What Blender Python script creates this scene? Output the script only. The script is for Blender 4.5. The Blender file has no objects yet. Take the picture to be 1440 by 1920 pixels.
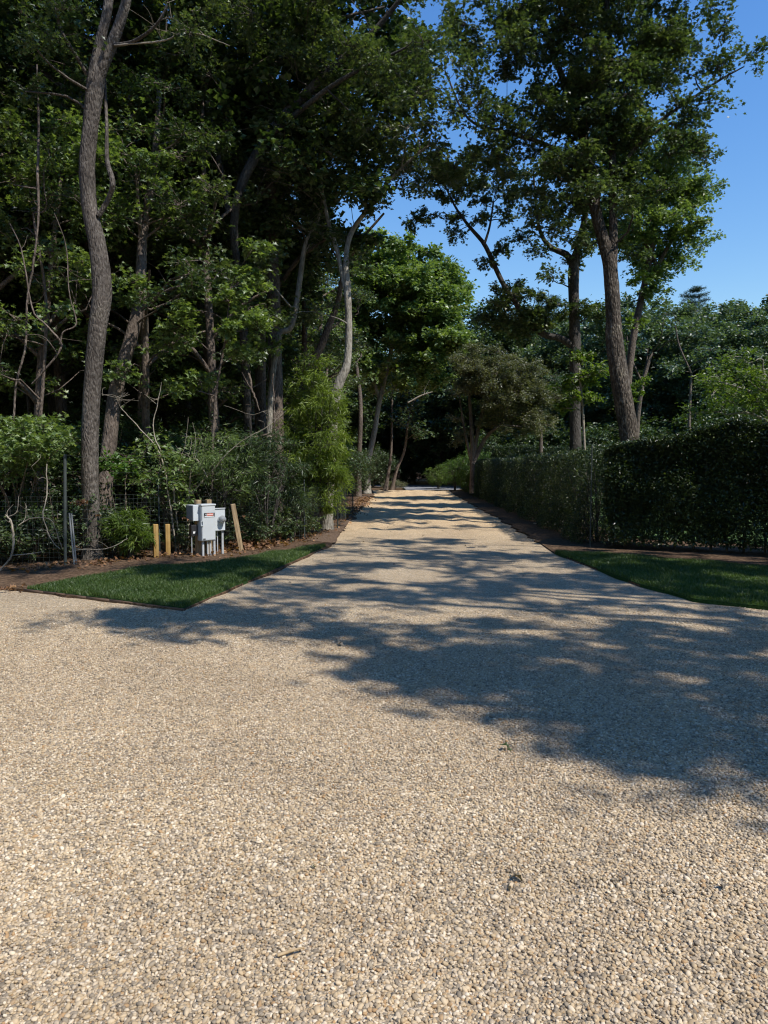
import bpy, math, random
import numpy as np
from mathutils import Vector

sc = bpy.context.scene
COL = sc.collection
rng = np.random.default_rng(11)
R = math.radians
random.seed(5)

# ------------------------------------------------------------------ camera
PITCH, CAMZ, FPX = 3.65, 1.6, 1333.0
cd = bpy.data.cameras.new('camera')
cam = bpy.data.objects.new('camera', cd); COL.objects.link(cam)
cam.location = (0, 0, CAMZ); cam.rotation_euler = (R(90 - PITCH), 0, 0)
cd.sensor_fit = 'VERTICAL'; cd.sensor_height = 36; cd.sensor_width = 36; cd.lens = 25
cd.clip_start = 0.05; cd.clip_end = 2000
sc.camera = cam

# ------------------------------------------------------------------ light
SUN_AZ, SUN_EL = 127.0, 53.0           # azimuth clockwise from +Y
w = bpy.data.worlds.new('World'); sc.world = w; w.use_nodes = True
nt = w.node_tree; nt.nodes.clear()
sky = nt.nodes.new('ShaderNodeTexSky'); sky.sky_type = 'NISHITA'; sky.sun_disc = False
sky.sun_elevation = R(SUN_EL); sky.sun_rotation = R(SUN_AZ)
sky.air_density = 1.7; sky.dust_density = 0.0; sky.ozone_density = 7.0
bg = nt.nodes.new('ShaderNodeBackground'); bg.inputs[1].default_value = 0.15
wo = nt.nodes.new('ShaderNodeOutputWorld')
hs = nt.nodes.new('ShaderNodeHueSaturation'); hs.inputs['Saturation'].default_value = 1.22; hs.inputs['Hue'].default_value = .511
nt.links.new(sky.outputs[0], hs.inputs['Color']); nt.links.new(hs.outputs[0], bg.inputs[0]); nt.links.new(bg.outputs[0], wo.inputs[0])
sd = bpy.data.lights.new('sun', 'SUN'); sd.energy = 4.9; sd.angle = R(0.5); sd.color = (1, .96, .90)
sun = bpy.data.objects.new('sun', sd); COL.objects.link(sun)
SV = Vector((math.sin(R(SUN_AZ)) * math.cos(R(SUN_EL)), math.cos(R(SUN_AZ)) * math.cos(R(SUN_EL)), math.sin(R(SUN_EL))))
sun.rotation_euler = SV.to_track_quat('Z', 'Y').to_euler(); sun.location = (16, -12, 25)
sc.view_settings.view_transform = 'Standard'; sc.view_settings.look = 'None'
sc.view_settings.exposure = 0.2; sc.view_settings.gamma = 1
sc.cycles.filter_width = 1.15; sc.cycles.max_bounces = 5; sc.cycles.diffuse_bounces = 3; sc.cycles.glossy_bounces = 2
sc.cycles.transmission_bounces = 3; sc.cycles.transparent_max_bounces = 8
sc.cycles.caustics_reflective = False; sc.cycles.caustics_refractive = False

# ------------------------------------------------------------------ helpers
_c, _s = math.cos(R(PITCH)), math.sin(R(PITCH))
def ray(px, py):
    X = (px - 720) / FPX; Y = (960 - py) / FPX
    return np.array([X, _c + Y * _s, -_s + Y * _c])
def wp(px, py, d):
    r = ray(px, py); r = r * (d / r[1]); r[2] += CAMZ; return r
def gp(px, py, z=0.0):
    r = ray(px, py); t = (z - CAMZ) / r[2]; return np.array([r[0] * t, r[1] * t, z])
def dep(py): return float(gp(720, py)[1])

def tag(o, label=None, cat=None, group=None, kind=None):
    if label: o['label'] = label
    if cat: o['category'] = cat
    if group: o['group'] = group
    if kind: o['kind'] = kind
    return o
def empty(name, loc, label, cat, group=None, rz=0):
    o = bpy.data.objects.new(name, None); COL.objects.link(o)
    o.location = tuple(float(v) for v in loc); o.rotation_euler = (0, 0, rz); o.empty_display_size = .3
    return tag(o, label, cat, group)
def copy_thing(o, loc, rz, scl, label, group=None):
    c = o.copy(); COL.objects.link(c)
    c.location = tuple(float(v) for v in loc); c.rotation_euler = (0, 0, rz); c.scale = scl
    c['label'] = label
    if group: c['group'] = group
    elif 'group' in c: del c['group']
    for ch in o.children:
        k = ch.copy(); COL.objects.link(k); k.parent = c
        for g in ch.children:
            q = g.copy(); COL.objects.link(q); q.parent = k
    return c

class MB:
    def __init__(s): s.v = []; s.f = {3: [], 4: []}; s.n = 0
    def add(s, v, f, mat=0, rnd=None):
        v = np.asarray(v, np.float32).reshape(-1, 3); f = np.asarray(f, np.int64)
        if len(f) == 0: return
        k = f.shape[1]
        if rnd is None: rnd = rng.random(len(f))
        m = np.full(len(f), mat, np.int32) if np.isscalar(mat) else np.asarray(mat, np.int32)
        s.f[k].append((f + s.n, m, np.broadcast_to(np.asarray(rnd, np.float32), (len(f),))))
        s.v.append(v); s.n += len(v)
    def box(s, c, size, mat=0, rot=None, rnd=None, bev=0.0):
        sx, sy, sz = [q / 2 for q in size]
        if bev <= 0:
            v = np.array([[x, y, z] for z in (-sz, sz) for y in (-sy, sy) for x in (-sx, sx)])
            f = [[0, 2, 3, 1], [4, 5, 7, 6], [0, 1, 5, 4], [2, 6, 7, 3], [0, 4, 6, 2], [1, 3, 7, 5]]
        else:
            b = min(bev, sx * .9, sy * .9, sz * .9)
            prof = [(-sz, b), (-sz + b, 0), (sz - b, 0), (sz, b)]
            v = []
            for z, ins in prof:
                X, Y = sx - ins, sy - ins; c_ = b * .5
                for (x, y) in ((-X + c_, -Y), (X - c_, -Y), (X, -Y + c_), (X, Y - c_), (X - c_, Y), (-X + c_, Y), (-X, Y - c_), (-X, -Y + c_)):
                    v.append((x, y, z))
            v = np.array(v); f = []
            for r in range(3):
                for i in range(8):
                    j = (i + 1) % 8; f.append([r * 8 + i, r * 8 + j, r * 8 + 8 + j, r * 8 + 8 + i])
            for base, fl in ((0, True), (24, False)):
                for q in ((0, 1, 2, 7), (7, 2, 3, 6), (6, 3, 4, 5)):
                    q = [base + t for t in q]; f.append(q[::-1] if fl else q)
        if rot is not None: v = v @ np.asarray(rot).T
        s.add(v + np.asarray(c), f, mat, .5 if rnd is None else rnd)
    def tubes(s, P, Rd, S=6, mat=0, rnd=None, cap=False, lump=0.0):
        P = np.asarray(P, float); Rd = np.asarray(Rd, float)
        if P.ndim == 2: P = P[None]; Rd = Rd[None]
        N, K, _ = P.shape
        T = np.gradient(P, axis=1); T /= np.linalg.norm(T, axis=2, keepdims=True) + 1e-9
        m = np.abs(T.mean(1)[:, 2]) > .75
        ref = np.where(m[:, None], np.array([[1., .13, 0]]), np.array([[.05, .11, 1.]]))[:, None, :]
        n1 = np.cross(T, np.broadcast_to(ref, T.shape)); n1 /= np.linalg.norm(n1, axis=2, keepdims=True) + 1e-9
        n2 = np.cross(T, n1)
        a = np.arange(S) * 2 * math.pi / S
        rr = Rd[:, :, None] * np.ones(S)[None, None]
        if lump: rr = rr * (1 + lump * (np.sin(a * 3 + np.arange(K)[None, :, None] * .55) * .5 + rng.normal(0, .35, rr.shape)))
        V = P[:, :, None, :] + rr[..., None] * (np.cos(a)[None, None, :, None] * n1[:, :, None, :] + np.sin(a)[None, None, :, None] * n2[:, :, None, :])
        idx = np.arange(N * K * S).reshape(N, K, S)
        A = idx[:, :-1, :]; B = np.roll(A, -1, 2); D = idx[:, 1:, :]; C = np.roll(D, -1, 2)
        f = np.stack([A, B, C, D], -1).reshape(-1, 4)
        V = V.reshape(-1, 3)
        if rnd is None: rnd = np.repeat(rng.random(N), (K - 1) * S)
        s.add(V, f, mat, rnd)
        if cap:
            for i in range(N):
                for e in (0, K - 1):
                    c = P[i, e]; ring = V.reshape(N, K, S, 3)[i, e]
                    vv = np.vstack([ring, c]); ff = [[j, (j + 1) % S, S] if e else [(j + 1) % S, j, S] for j in range(S)]
                    s.add(vv, ff, mat, .5)
    def absorb(s, o, mat):
        for k in (3, 4):
            for f, m, r in o.f[k]: s.f[k].append((f + s.n, np.full(len(f), mat, np.int32), r))
        s.v += o.v; s.n += o.n
    def build(s, name, mats, parent=None, smooth=True, kind=None):
        me = bpy.data.meshes.new(name)
        V = np.concatenate(s.v) if s.v else np.zeros((0, 3), np.float32)
        if parent is not None and parent.type == 'EMPTY' and not getattr(s, 'local', False):
            L = np.array(parent.location, np.float32); V = V - L
            rz = parent.rotation_euler.z
            if rz:
                c, q = math.cos(-rz), math.sin(-rz); V = V @ np.array([[c, -q, 0], [q, c, 0], [0, 0, 1]], np.float32).T
        elif parent is not None and getattr(s, 'off', None) is not None: V = V - s.off
        me.vertices.add(len(V)); me.vertices.foreach_set('co', V.astype(np.float32).ravel())
        t = [x for x in s.f[3]]; q = [x for x in s.f[4]]
        loops = np.concatenate([x[0].ravel() for x in t + q]) if t + q else np.zeros(0, int)
        n3 = sum(len(x[0]) for x in t); n4 = sum(len(x[0]) for x in q)
        st = np.concatenate([np.arange(n3) * 3, n3 * 3 + np.arange(n4) * 4])
        me.loops.add(len(loops)); me.loops.foreach_set('vertex_index', loops.astype(np.int32))
        me.polygons.add(n3 + n4); me.polygons.foreach_set('loop_start', st.astype(np.int32))
        me.polygons.foreach_set('material_index', np.concatenate([x[1] for x in t + q]).astype(np.int32))
        me.polygons.foreach_set('use_smooth', (np.concatenate([x[1] for x in t + q]) == 1) if smooth == 'branches' else np.full(n3 + n4, smooth))
        at = me.attributes.new('rnd', 'FLOAT', 'FACE'); at.data.foreach_set('value', np.concatenate([x[2] for x in t + q]).astype(np.float32))
        for m in (mats if isinstance(mats, (list, tuple)) else [mats]): me.materials.append(m)
        me.update(calc_edges=True)
        o = bpy.data.objects.new(name, me); COL.objects.link(o)
        if parent is not None: o.parent = parent
        if kind: o['kind'] = kind
        return o

def spline(pts, n):
    p = np.asarray(pts, float); K = len(p)
    if K == 2: t = np.linspace(0, 1, n)[:, None]; return p[0] * (1 - t) + p[1] * t
    q = np.vstack([2 * p[0] - p[1], p, 2 * p[-1] - p[-2]])
    u = np.linspace(0, K - 1 - 1e-6, n); i = u.astype(int); t = (u - i)[:, None]
    a, b, c, d = q[i], q[i + 1], q[i + 2], q[i + 3]
    return .5 * ((2 * b) + (c - a) * t + (2 * a - 5 * b + 4 * c - d) * t ** 2 + (3 * b - a - 3 * c + d) * t ** 3)

# ------------------------------------------------------------------ materials
def newmat(name):
    m = bpy.data.materials.new(name); m.use_nodes = True; nt = m.node_tree; nt.nodes.clear()
    out = nt.nodes.new('ShaderNodeOutputMaterial'); return m, nt, out
def N(nt, t, **k):
    n = nt.nodes.new(t)
    for a, b in k.items():
        if a.startswith('i_'):
            key = a[2:]; n.inputs[int(key) if key.isdigit() else key.replace('_', ' ')].default_value = b
        else: setattr(n, a, b)
    return n
def ramp(nt, stops, inp=None, interp='LINEAR'):
    r = nt.nodes.new('ShaderNodeValToRGB'); e = r.color_ramp.elements; r.color_ramp.interpolation = interp
    while len(e) > 1: e.remove(e[-1])
    e[0].position = stops[0][0]; e[0].color = (*stops[0][1], 1)
    for p, c in stops[1:]: x = e.new(p); x.color = (*c, 1)
    if inp is not None: nt.links.new(inp, r.inputs[0])
    return r
def leafmat(name, dark, mid, light, trans=.25, rough=.42, spec=.5):
    m, nt, out = newmat(name); L = nt.links.new
    at = N(nt, 'ShaderNodeAttribute', attribute_name='rnd')
    tc = N(nt, 'ShaderNodeTexCoord'); nz = N(nt, 'ShaderNodeTexNoise', i_Scale=1.1, i_Detail=3.0); L(tc.outputs['Object'], nz.inputs['Vector'])
    mz = N(nt, 'ShaderNodeMath', operation='MULTIPLY_ADD', i_1=.9, i_2=-.45); L(nz.outputs[0], mz.inputs[0])
    az = N(nt, 'ShaderNodeMath', operation='ADD', use_clamp=True); L(at.outputs['Fac'], az.inputs[0]); L(mz.outputs[0], az.inputs[1])
    rp = ramp(nt, [(0, dark), (.55, mid), (.93, light), (1, tuple(min(1, c * 1.3) for c in light))], az.outputs[0])
    b = N(nt, 'ShaderNodeBsdfPrincipled', i_Roughness=rough); b.inputs['Specular IOR Level'].default_value = spec
    L(rp.outputs[0], b.inputs['Base Color'])
    tr = N(nt, 'ShaderNodeBsdfTranslucent')
    g = N(nt, 'ShaderNodeMixRGB', blend_type='MULTIPLY', i_0=1.0); g.inputs[2].default_value = (2.3, 2.4, .8, 1)
    L(rp.outputs[0], g.inputs[1]); L(g.outputs[0], tr.inputs[0])
    mx = N(nt, 'ShaderNodeMixShader', i_0=trans); L(b.outputs[0], mx.inputs[1]); L(tr.outputs[0], mx.inputs[2])
    L(mx.outputs[0], out.inputs[0]); return m
def barkmat(name, c1, c2, c3, sc_=6.0, bump=.6, stretch=.33):
    m, nt, out = newmat(name); L = nt.links.new
    tc = N(nt, 'ShaderNodeTexCoord'); mp = N(nt, 'ShaderNodeMapping'); mp.inputs['Scale'].default_value = (1, 1, stretch)
    L(tc.outputs['Object'], mp.inputs[0])
    n1 = N(nt, 'ShaderNodeTexNoise', i_Scale=sc_ * 6, i_Detail=5.0, i_Roughness=.65); L(mp.outputs[0], n1.inputs['Vector'])
    n2 = N(nt, 'ShaderNodeTexNoise', i_Scale=sc_ * .35, i_Detail=4.0, i_Roughness=.6); L(tc.outputs['Object'], n2.inputs['Vector'])
    v = N(nt, 'ShaderNodeTexVoronoi', feature='DISTANCE_TO_EDGE', i_Scale=sc_ * 4.2); L(mp.outputs[0], v.inputs['Vector'])
    a = ramp(nt, [(.3, c1), (.5, c2), (.72, c3)], n1.outputs[0])
    b = ramp(nt, [(.35, (.55, .55, .55)), (.6, (1, 1, 1)), (.75, (1.25, 1.3, 1.2))], n2.outputs[0])
    mu = N(nt, 'ShaderNodeMixRGB', blend_type='MULTIPLY', i_0=.9); L(a.outputs[0], mu.inputs[1]); L(b.outputs[0], mu.inputs[2])
    p = N(nt, 'ShaderNodeBsdfPrincipled', i_Roughness=.9); p.inputs['Specular IOR Level'].default_value = .2
    L(mu.outputs[0], p.inputs['Base Color'])
    ad = N(nt, 'ShaderNodeMath', operation='ADD'); mm = N(nt, 'ShaderNodeMath', operation='MULTIPLY', i_1=1.8)
    L(v.outputs['Distance'], mm.inputs[0]); L(mm.outputs[0], ad.inputs[0]); L(n1.outputs[0], ad.inputs[1])
    bp = N(nt, 'ShaderNodeBump', i_Strength=bump, i_Distance=.03); L(ad.outputs[0], bp.inputs['Height']); L(bp.outputs[0], p.inputs['Normal'])
    L(p.outputs[0], out.inputs[0]); return m
def plain(name, c, rough=.5, metal=0.0, spec=.5, noise=.12, nsc=20, bump=0.0):
    m, nt, out = newmat(name); L = nt.links.new
    tc = N(nt, 'ShaderNodeTexCoord'); n = N(nt, 'ShaderNodeTexNoise', i_Scale=nsc, i_Detail=5.0); L(tc.outputs['Object'], n.inputs['Vector'])
    lo = tuple(x * (1 - noise) for x in c); hi = tuple(min(1, x * (1 + noise)) for x in c)
    r = ramp(nt, [(.3, lo), (.7, hi)], n.outputs[0])
    p = N(nt, 'ShaderNodeBsdfPrincipled', i_Roughness=rough, i_Metallic=metal); p.inputs['Specular IOR Level'].default_value = spec
    L(r.outputs[0], p.inputs['Base Color'])
    if bump:
        bp = N(nt, 'ShaderNodeBump', i_Strength=bump, i_Distance=.01); L(n.outputs[0], bp.inputs['Height']); L(bp.outputs[0], p.inputs['Normal'])
    L(p.outputs[0], out.inputs[0]); return m

PEB = [(0, (.10, .095, .085)), (.06, (.19, .18, .165)), (.16, (.29, .27, .235)), (.26, (.34, .28, .20)), (.31, (.42, .26, .12)), (.34, (.43, .35, .23)),
       (.50, (.55, .46, .33)), (.64, (.64, .56, .43)), (.78, (.48, .43, .36)), (.88, (.74, .68, .57)), (1.0, (.84, .81, .74))]
_mu = (.46, .39, .30)
PEB = [(p, tuple(m_ + (c_ - m_) * .72 for c_, m_ in zip(c, _mu))) for p, c in PEB]
M = {}
def gravel_mat(name, voro):
    m, nt, out = newmat(name); L = nt.links.new
    p = N(nt, 'ShaderNodeBsdfPrincipled', i_Roughness=.75); p.inputs['Specular IOR Level'].default_value = .25
    tc = N(nt, 'ShaderNodeTexCoord')
    big = N(nt, 'ShaderNodeTexNoise', i_Scale=.9, i_Detail=4.0); L(tc.outputs['Object'], big.inputs['Vector'])
    bg_ = ramp(nt, [(.3, (.78, .69, .57)), (.7, (.97, .87, .725))], big.outputs[0])
    if voro:
        mp = N(nt, 'ShaderNodeMapping'); L(tc.outputs['Object'], mp.inputs[0]); mp.inputs['Rotation'].default_value = (0, 0, .4)
        mp.inputs['Scale'].default_value = (1, 1.25, 1)
        v = N(nt, 'ShaderNodeTexVoronoi', feature='F1', voronoi_dimensions='2D', i_Scale=86.0); L(mp.outputs[0], v.inputs['Vector'])
        sep = N(nt, 'ShaderNodeSeparateColor'); L(v.outputs['Color'], sep.inputs[0])
        c = ramp(nt, PEB, sep.outputs[0])
        sq = N(nt, 'ShaderNodeMath', operation='POWER', i_1=2.2); L(v.outputs['Distance'], sq.inputs[0])
        ng = N(nt, 'ShaderNodeMath', operation='MULTIPLY', i_1=-1.0); L(sq.outputs[0], ng.inputs[0])
        ad = N(nt, 'ShaderNodeMath', operation='ADD'); mv = N(nt, 'ShaderNodeMath', operation='MULTIPLY', i_1=.6)
        L(sep.outputs[1], mv.inputs[0]); L(ng.outputs[0], ad.inputs[0]); L(mv.outputs[0], ad.inputs[1])
        bp = N(nt, 'ShaderNodeBump', i_Strength=.9, i_Distance=.009); L(ad.outputs[0], bp.inputs['Height']); L(bp.outputs[0], p.inputs['Normal'])
    else:
        at = N(nt, 'ShaderNodeAttribute', attribute_name='rnd'); c = ramp(nt, PEB, at.outputs['Fac'])
    mu = N(nt, 'ShaderNodeMixRGB', blend_type='MULTIPLY', i_0=1.0); L(c.outputs[0], mu.inputs[1]); L(bg_.outputs[0], mu.inputs[2])
    # far stretch: sandier stone, with grazing-sun brightness painted into its colour; clumps of paler and darker stones everywhere
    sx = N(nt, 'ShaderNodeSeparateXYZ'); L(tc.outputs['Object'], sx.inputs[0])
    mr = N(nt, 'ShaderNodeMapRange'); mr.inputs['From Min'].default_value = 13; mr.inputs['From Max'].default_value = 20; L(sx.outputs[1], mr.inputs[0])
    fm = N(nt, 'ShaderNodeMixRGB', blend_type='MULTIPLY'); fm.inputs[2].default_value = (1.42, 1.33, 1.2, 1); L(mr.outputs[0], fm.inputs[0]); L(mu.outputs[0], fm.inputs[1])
    n3 = N(nt, 'ShaderNodeTexNoise', i_Scale=16.0, i_Detail=5.0, i_Roughness=.75); L(tc.outputs['Object'], n3.inputs['Vector'])
    r3 = ramp(nt, [(.32, (.78, .78, .8)), (.5, (1, 1, 1)), (.7, (1.14, 1.13, 1.1))], n3.outputs[0])
    m3 = N(nt, 'ShaderNodeMixRGB', blend_type='MULTIPLY', i_0=1.0); L(fm.outputs[0], m3.inputs[1]); L(r3.outputs[0], m3.inputs[2])
    L(m3.outputs[0], p.inputs['Base Color']); L(p.outputs[0], out.inputs[0]); return m
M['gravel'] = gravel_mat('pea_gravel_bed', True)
M['pebble'] = gravel_mat('pea_gravel_pebbles', False)

def soilmat(name, a, b, c, sc_=14, bump=.9):
    m, nt, out = newmat(name); L = nt.links.new
    tc = N(nt, 'ShaderNodeTexCoord')
    n = N(nt, 'ShaderNodeTexNoise', i_Scale=sc_, i_Detail=8.0, i_Roughness=.7); L(tc.outputs['Object'], n.inputs['Vector'])
    n2 = N(nt, 'ShaderNodeTexVoronoi', i_Scale=sc_ * 2.2); L(tc.outputs['Object'], n2.inputs['Vector'])
    sp = N(nt, 'ShaderNodeSeparateColor'); L(n2.outputs['Color'], sp.inputs[0])
    av = N(nt, 'ShaderNodeMath', operation='ADD'); hf = N(nt, 'ShaderNodeMath', operation='MULTIPLY', i_1=.35); L(sp.outputs[0], hf.inputs[0])
    L(n.outputs[0], av.inputs[0]); L(hf.outputs[0], av.inputs[1])
    r = ramp(nt, [(.35, a), (.65, b), (.95, c)], av.outputs[0])
    p = N(nt, 'ShaderNodeBsdfPrincipled', i_Roughness=.95); p.inputs['Specular IOR Level'].default_value = .15
    L(r.outputs[0], p.inputs['Base Color'])
    bp = N(nt, 'ShaderNodeBump', i_Strength=bump, i_Distance=.03); L(av.outputs[0], bp.inputs['Height']); L(bp.outputs[0], p.inputs['Normal'])
    L(p.outputs[0], out.inputs[0]); return m
M['soil'] = soilmat('leaf_litter_soil', (.03, .02, .012), (.09, .055, .032), (.2, .13, .08))
M['mulch'] = soilmat('bark_mulch', (.05, .032, .02), (.13, .085, .055), (.24, .17, .12), 22)
M['turf'] = soilmat('turf_soil', (.012, .03, .008), (.03, .07, .015), (.05, .1, .03), 25)
M['meadow'] = soilmat('garden_lawn', (.04, .08, .02), (.07, .13, .035), (.12, .17, .06), 8, .3)
M['asphalt'] = soilmat('asphalt_surface', (.14, .14, .15), (.2, .2, .21), (.28, .28, .29), 60, .2)
M['blade'] = leafmat('grass_blade', (.035, .065, .014), (.065, .11, .024), (.13, .17, .045), .3, .5)
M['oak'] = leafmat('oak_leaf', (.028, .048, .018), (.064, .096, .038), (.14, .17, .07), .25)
M['oakb'] = leafmat('sunlit_oak_leaf', (.070, .110, .034), (.13, .185, .062), (.22, .275, .11), .30)  # brighter copy of the oak leaf, sunlit look built into its colour
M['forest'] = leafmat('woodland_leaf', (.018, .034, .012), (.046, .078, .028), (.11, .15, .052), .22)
M['lime'] = leafmat('bamboo_leaf', (.06, .095, .013), (.125, .175, .022), (.23, .29, .045), .35, .5)
M['fresh'] = leafmat('fresh_leaf', (.04, .085, .018), (.08, .15, .03), (.15, .23, .055), .35)
M['yellowish'] = leafmat('yellow_green_leaf', (.05, .085, .014), (.095, .145, .024), (.17, .22, .045), .35)
M['grey'] = leafmat('grey_green_leaf', (.045, .07, .042), (.085, .125, .07), (.14, .19, .11), .25)
M['bronze'] = leafmat('bronze_leaf', (.055, .06, .03), (.11, .12, .062), (.20, .19, .105), .25)
M['hedge'] = leafmat('hedge_leaf', (.010, .022, .008), (.027, .047, .014), (.11, .14, .042), .22, .38)
M['privet'] = leafmat('clipped_hedge_leaf', (.018, .036, .011), (.042, .070, .020), (.13, .165, .05), .22, .42)
M['needle'] = leafmat('pine_needle', (.012, .035, .014), (.025, .065, .028), (.05, .1, .04), .1, .5)
M['dead'] = leafmat('dead_leaf', (.08, .035, .015), (.2, .10, .045), (.38, .22, .11), .2, .7)
M['bark'] = barkmat('grey_brown_bark', (.06, .045, .035), (.16, .125, .10), (.27, .22, .18))
M['bark_pale'] = barkmat('pale_grey_bark', (.15, .13, .10), (.33, .30, .25), (.5, .46, .39), 4, .4)
M['bark_red'] = barkmat('brown_ridged_bark', (.048, .040, .033), (.12, .10, .082), (.235, .21, .18), 6, .7)
M['bark_dark'] = barkmat('dark_oak_bark', (.035, .03, .026), (.085, .075, .065), (.16, .145, .13))
M['bark_oak'] = barkmat('furrowed_oak_bark', (.03, .024, .018), (.095, .075, .058), (.30, .26, .21), 4.5, 1.0)
M['twig'] = barkmat('dry_twig_bark', (.2, .165, .12), (.36, .31, .24), (.52, .46, .37), 8, .2)

# ------------------------------------------------------------------ leaf shapes (unit length along y)
def fan(outline):
    o = np.array(outline, float); v = np.zeros((len(o) + 1, 3)); v[1:, :2] = o
    v[0, :2] = (0, .45)
    v[:, 2] = np.abs(v[:, 0]) * .35 - (v[:, 1] - .4) ** 2 * .35
    n = len(o); f = [[0, 1 + i, 1 + (i + 1) % n] for i in range(n)]
    return v, np.array(f)
OAK = fan([(0, 0), (.12, .3), (.42, .22), (.17, .46), (.46, .62), (.16, .72), (0, 1), (-.16, .72), (-.46, .62), (-.17, .46), (-.42, .22), (-.12, .3)])
OVAL = (np.array([[0, 0, 0], [.27, .45, .08], [0, 1, -.08], [-.27, .45, .08]]), np.array([[0, 1, 2], [0, 2, 3]]))
WIDE = (np.array([[0, 0, 0], [.42, .5, .1], [0, 1, -.1], [-.42, .5, .1]]), np.array([[0, 1, 2], [0, 2, 3]]))
BLADE = (np.array([[0, 0, 0], [.085, .35, .02], [0, 1, -.18], [-.085, .35, .02]]), np.array([[0, 1, 2], [0, 2, 3]]))
def leaves(mb, C, size, tmpl=OVAL, mat=0, up=.7, droop=.25, out=None):
    C = np.asarray(C, np.float32); n = len(C)
    if n == 0: return
    tv, tf = tmpl; k = len(tv)
    nrm = rng.normal(size=(n, 3)); nrm /= np.linalg.norm(nrm, axis=1, keepdims=True)
    nrm[:, 2] = np.abs(nrm[:, 2]); nrm = nrm + np.array([0, 0, up]); nrm /= np.linalg.norm(nrm, axis=1, keepdims=True)
    ax = rng.normal(size=(n, 3)) if out is None else out + rng.normal(size=(n, 3)) * .45
    ax[:, 2] -= droop
    ax -= nrm * (ax * nrm).sum(1, keepdims=True); ax /= np.linalg.norm(ax, axis=1, keepdims=True) + 1e-9
    b = np.cross(nrm, ax)
    s = (np.asarray(size) * rng.uniform(.65, 1.25, n))[:, None, None]
    T = tv[None]
    V = C[:, None, :] + s * (T[..., 0:1] * b[:, None] + T[..., 1:2] * ax[:, None] + T[..., 2:3] * nrm[:, None])
    f = tf[None] + (np.arange(n) * k)[:, None, None]
    rn = np.clip(rng.beta(2.2, 2.6, n), 0, 1)
    mb.add(V.reshape(-1, 3), f.reshape(-1, 3), mat, np.repeat(rn, len(tf)))

def foliage(cm, bm, clumps, per, size, tmpl, mat=0, ntw=9, up=.7, droop=.25, flat=.62, tw=.006, twmat=0):
    """sprays of twigs with leaves round every clump centre"""
    cl = np.asarray(clumps, float); n = len(cl)
    if n == 0: return
    c = np.repeat(cl[:, :3], ntw, 0); r = np.repeat(cl[:, 3], ntw)
    d = rng.normal(size=(n * ntw, 3)); d[:, 2] = d[:, 2] * .8 + .15; d /= np.linalg.norm(d, axis=1, keepdims=True)
    L = r * rng.uniform(.55, 1.15, n * ntw)
    e = c + d * L[:, None] * np.array([1, 1, flat]); s0 = c + rng.normal(size=c.shape) * .06 * r[:, None]
    mid = (s0 + e) / 2 + rng.normal(size=c.shape) * .07 * L[:, None]; mid[:, 2] += .07 * L
    if bm is not None:
        P = np.stack([s0, mid, e], 1); Rd = np.outer(np.ones(n * ntw), [tw * 1.3, tw, tw * .4])
        bm.tubes(P, Rd, 3, twmat)
    m = max(1, int(per / ntw)); t = rng.uniform(.18, 1.05, (n * ntw, m, 1)) ** .8
    pos = (1 - t) ** 2 * s0[:, None] + 2 * t * (1 - t) * mid[:, None] + t ** 2 * e[:, None]
    pos = pos + rng.normal(size=pos.shape) * (r * .13)[:, None, None]
    o = np.repeat(d, m, 0)
    leaves(cm, pos.reshape(-1, 3), size, tmpl, mat, up, droop, o)

def fill(blobs, cr=.6, k=1.0, jit=.25):
    """clump centres inside (px, py, rpx, rpy, depth, depth radius) blobs"""
    out = []
    for (px, py, rx, ry, d, rd) in blobs:
        c = wp(px, py, d); R3 = np.array([rx / FPX * d, rd, ry / FPX * d])
        n = max(1, int(k * 1.15 * R3.prod() / cr ** 3 * 1.25))
        out.append(sample_ell(c, R3, n, cr, jit))
    return np.vstack(out)
def sample_ell(c, R3, n, cr, jit=.25, shell=0.0):
    pts = []
    tries = 0
    while len(pts) < n and tries < n * 25:
        tries += 1
        q = rng.uniform(-1, 1, 3); l = np.linalg.norm(q)
        if l > 1 or l < shell: continue
        p = c + q * R3
        if pts and min(((np.array(pts) - p) ** 2).sum(1)) < (cr * .5) ** 2: continue
        pts.append(p)
    pts = np.array(pts) if pts else np.array([c])
    return np.column_stack([pts, cr * rng.uniform(1 - jit, 1 + jit, len(pts))])

def attach(bm, stems, clumps, wander=.12, r0=.010, rk=.010, upcost=.9):
    nodes = []; rad = []
    for P, Rd in stems:
        k = int(len(P) * .25) if len(nodes) == 0 else 0
        nodes += list(P[k:]); rad += list(Rd[k:])
    nodes = np.array(nodes); rad = np.array(rad)
    cl = np.asarray(clumps)
    cc = cl[:, :3]
    dmin = np.array([np.min(((nodes - c) ** 2).sum(1)) for c in cc])
    newP = []; newR = []
    for i in np.argsort(dmin):
        c = cc[i]; dv = c - nodes; dist = np.linalg.norm(dv, axis=1)
        cost = dist + upcost * np.maximum(0, nodes[:, 2] - (c[2] - .35 * dist)) + np.where(rad < .012, .4, 0)
        j = int(np.argmin(cost)); p = nodes[j]; D = dist[j] + 1e-3; K = 6
        t = np.linspace(0, 1, K)[:, None]
        off = rng.normal(size=3) * wander * D; off2 = rng.normal(size=3) * wander * .6 * D
        P = p * (1 - t) + c * t + off * np.sin(t * math.pi) + off2 * np.sin(t * 2 * math.pi)
        P[:, 2] += .10 * D * np.sin(t[:, 0] * math.pi)
        ra = min(rad[j] * .65, r0 + rk * D + .006); Rd = np.linspace(ra, max(.006, ra * .35), K)
        newP.append(P); newR.append(Rd)
        nodes = np.vstack([nodes, P[1:]]); rad = np.concatenate([rad, Rd[1:]])
    if newP: bm.tubes(np.array(newP), np.array(newR), 5, 0)

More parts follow.
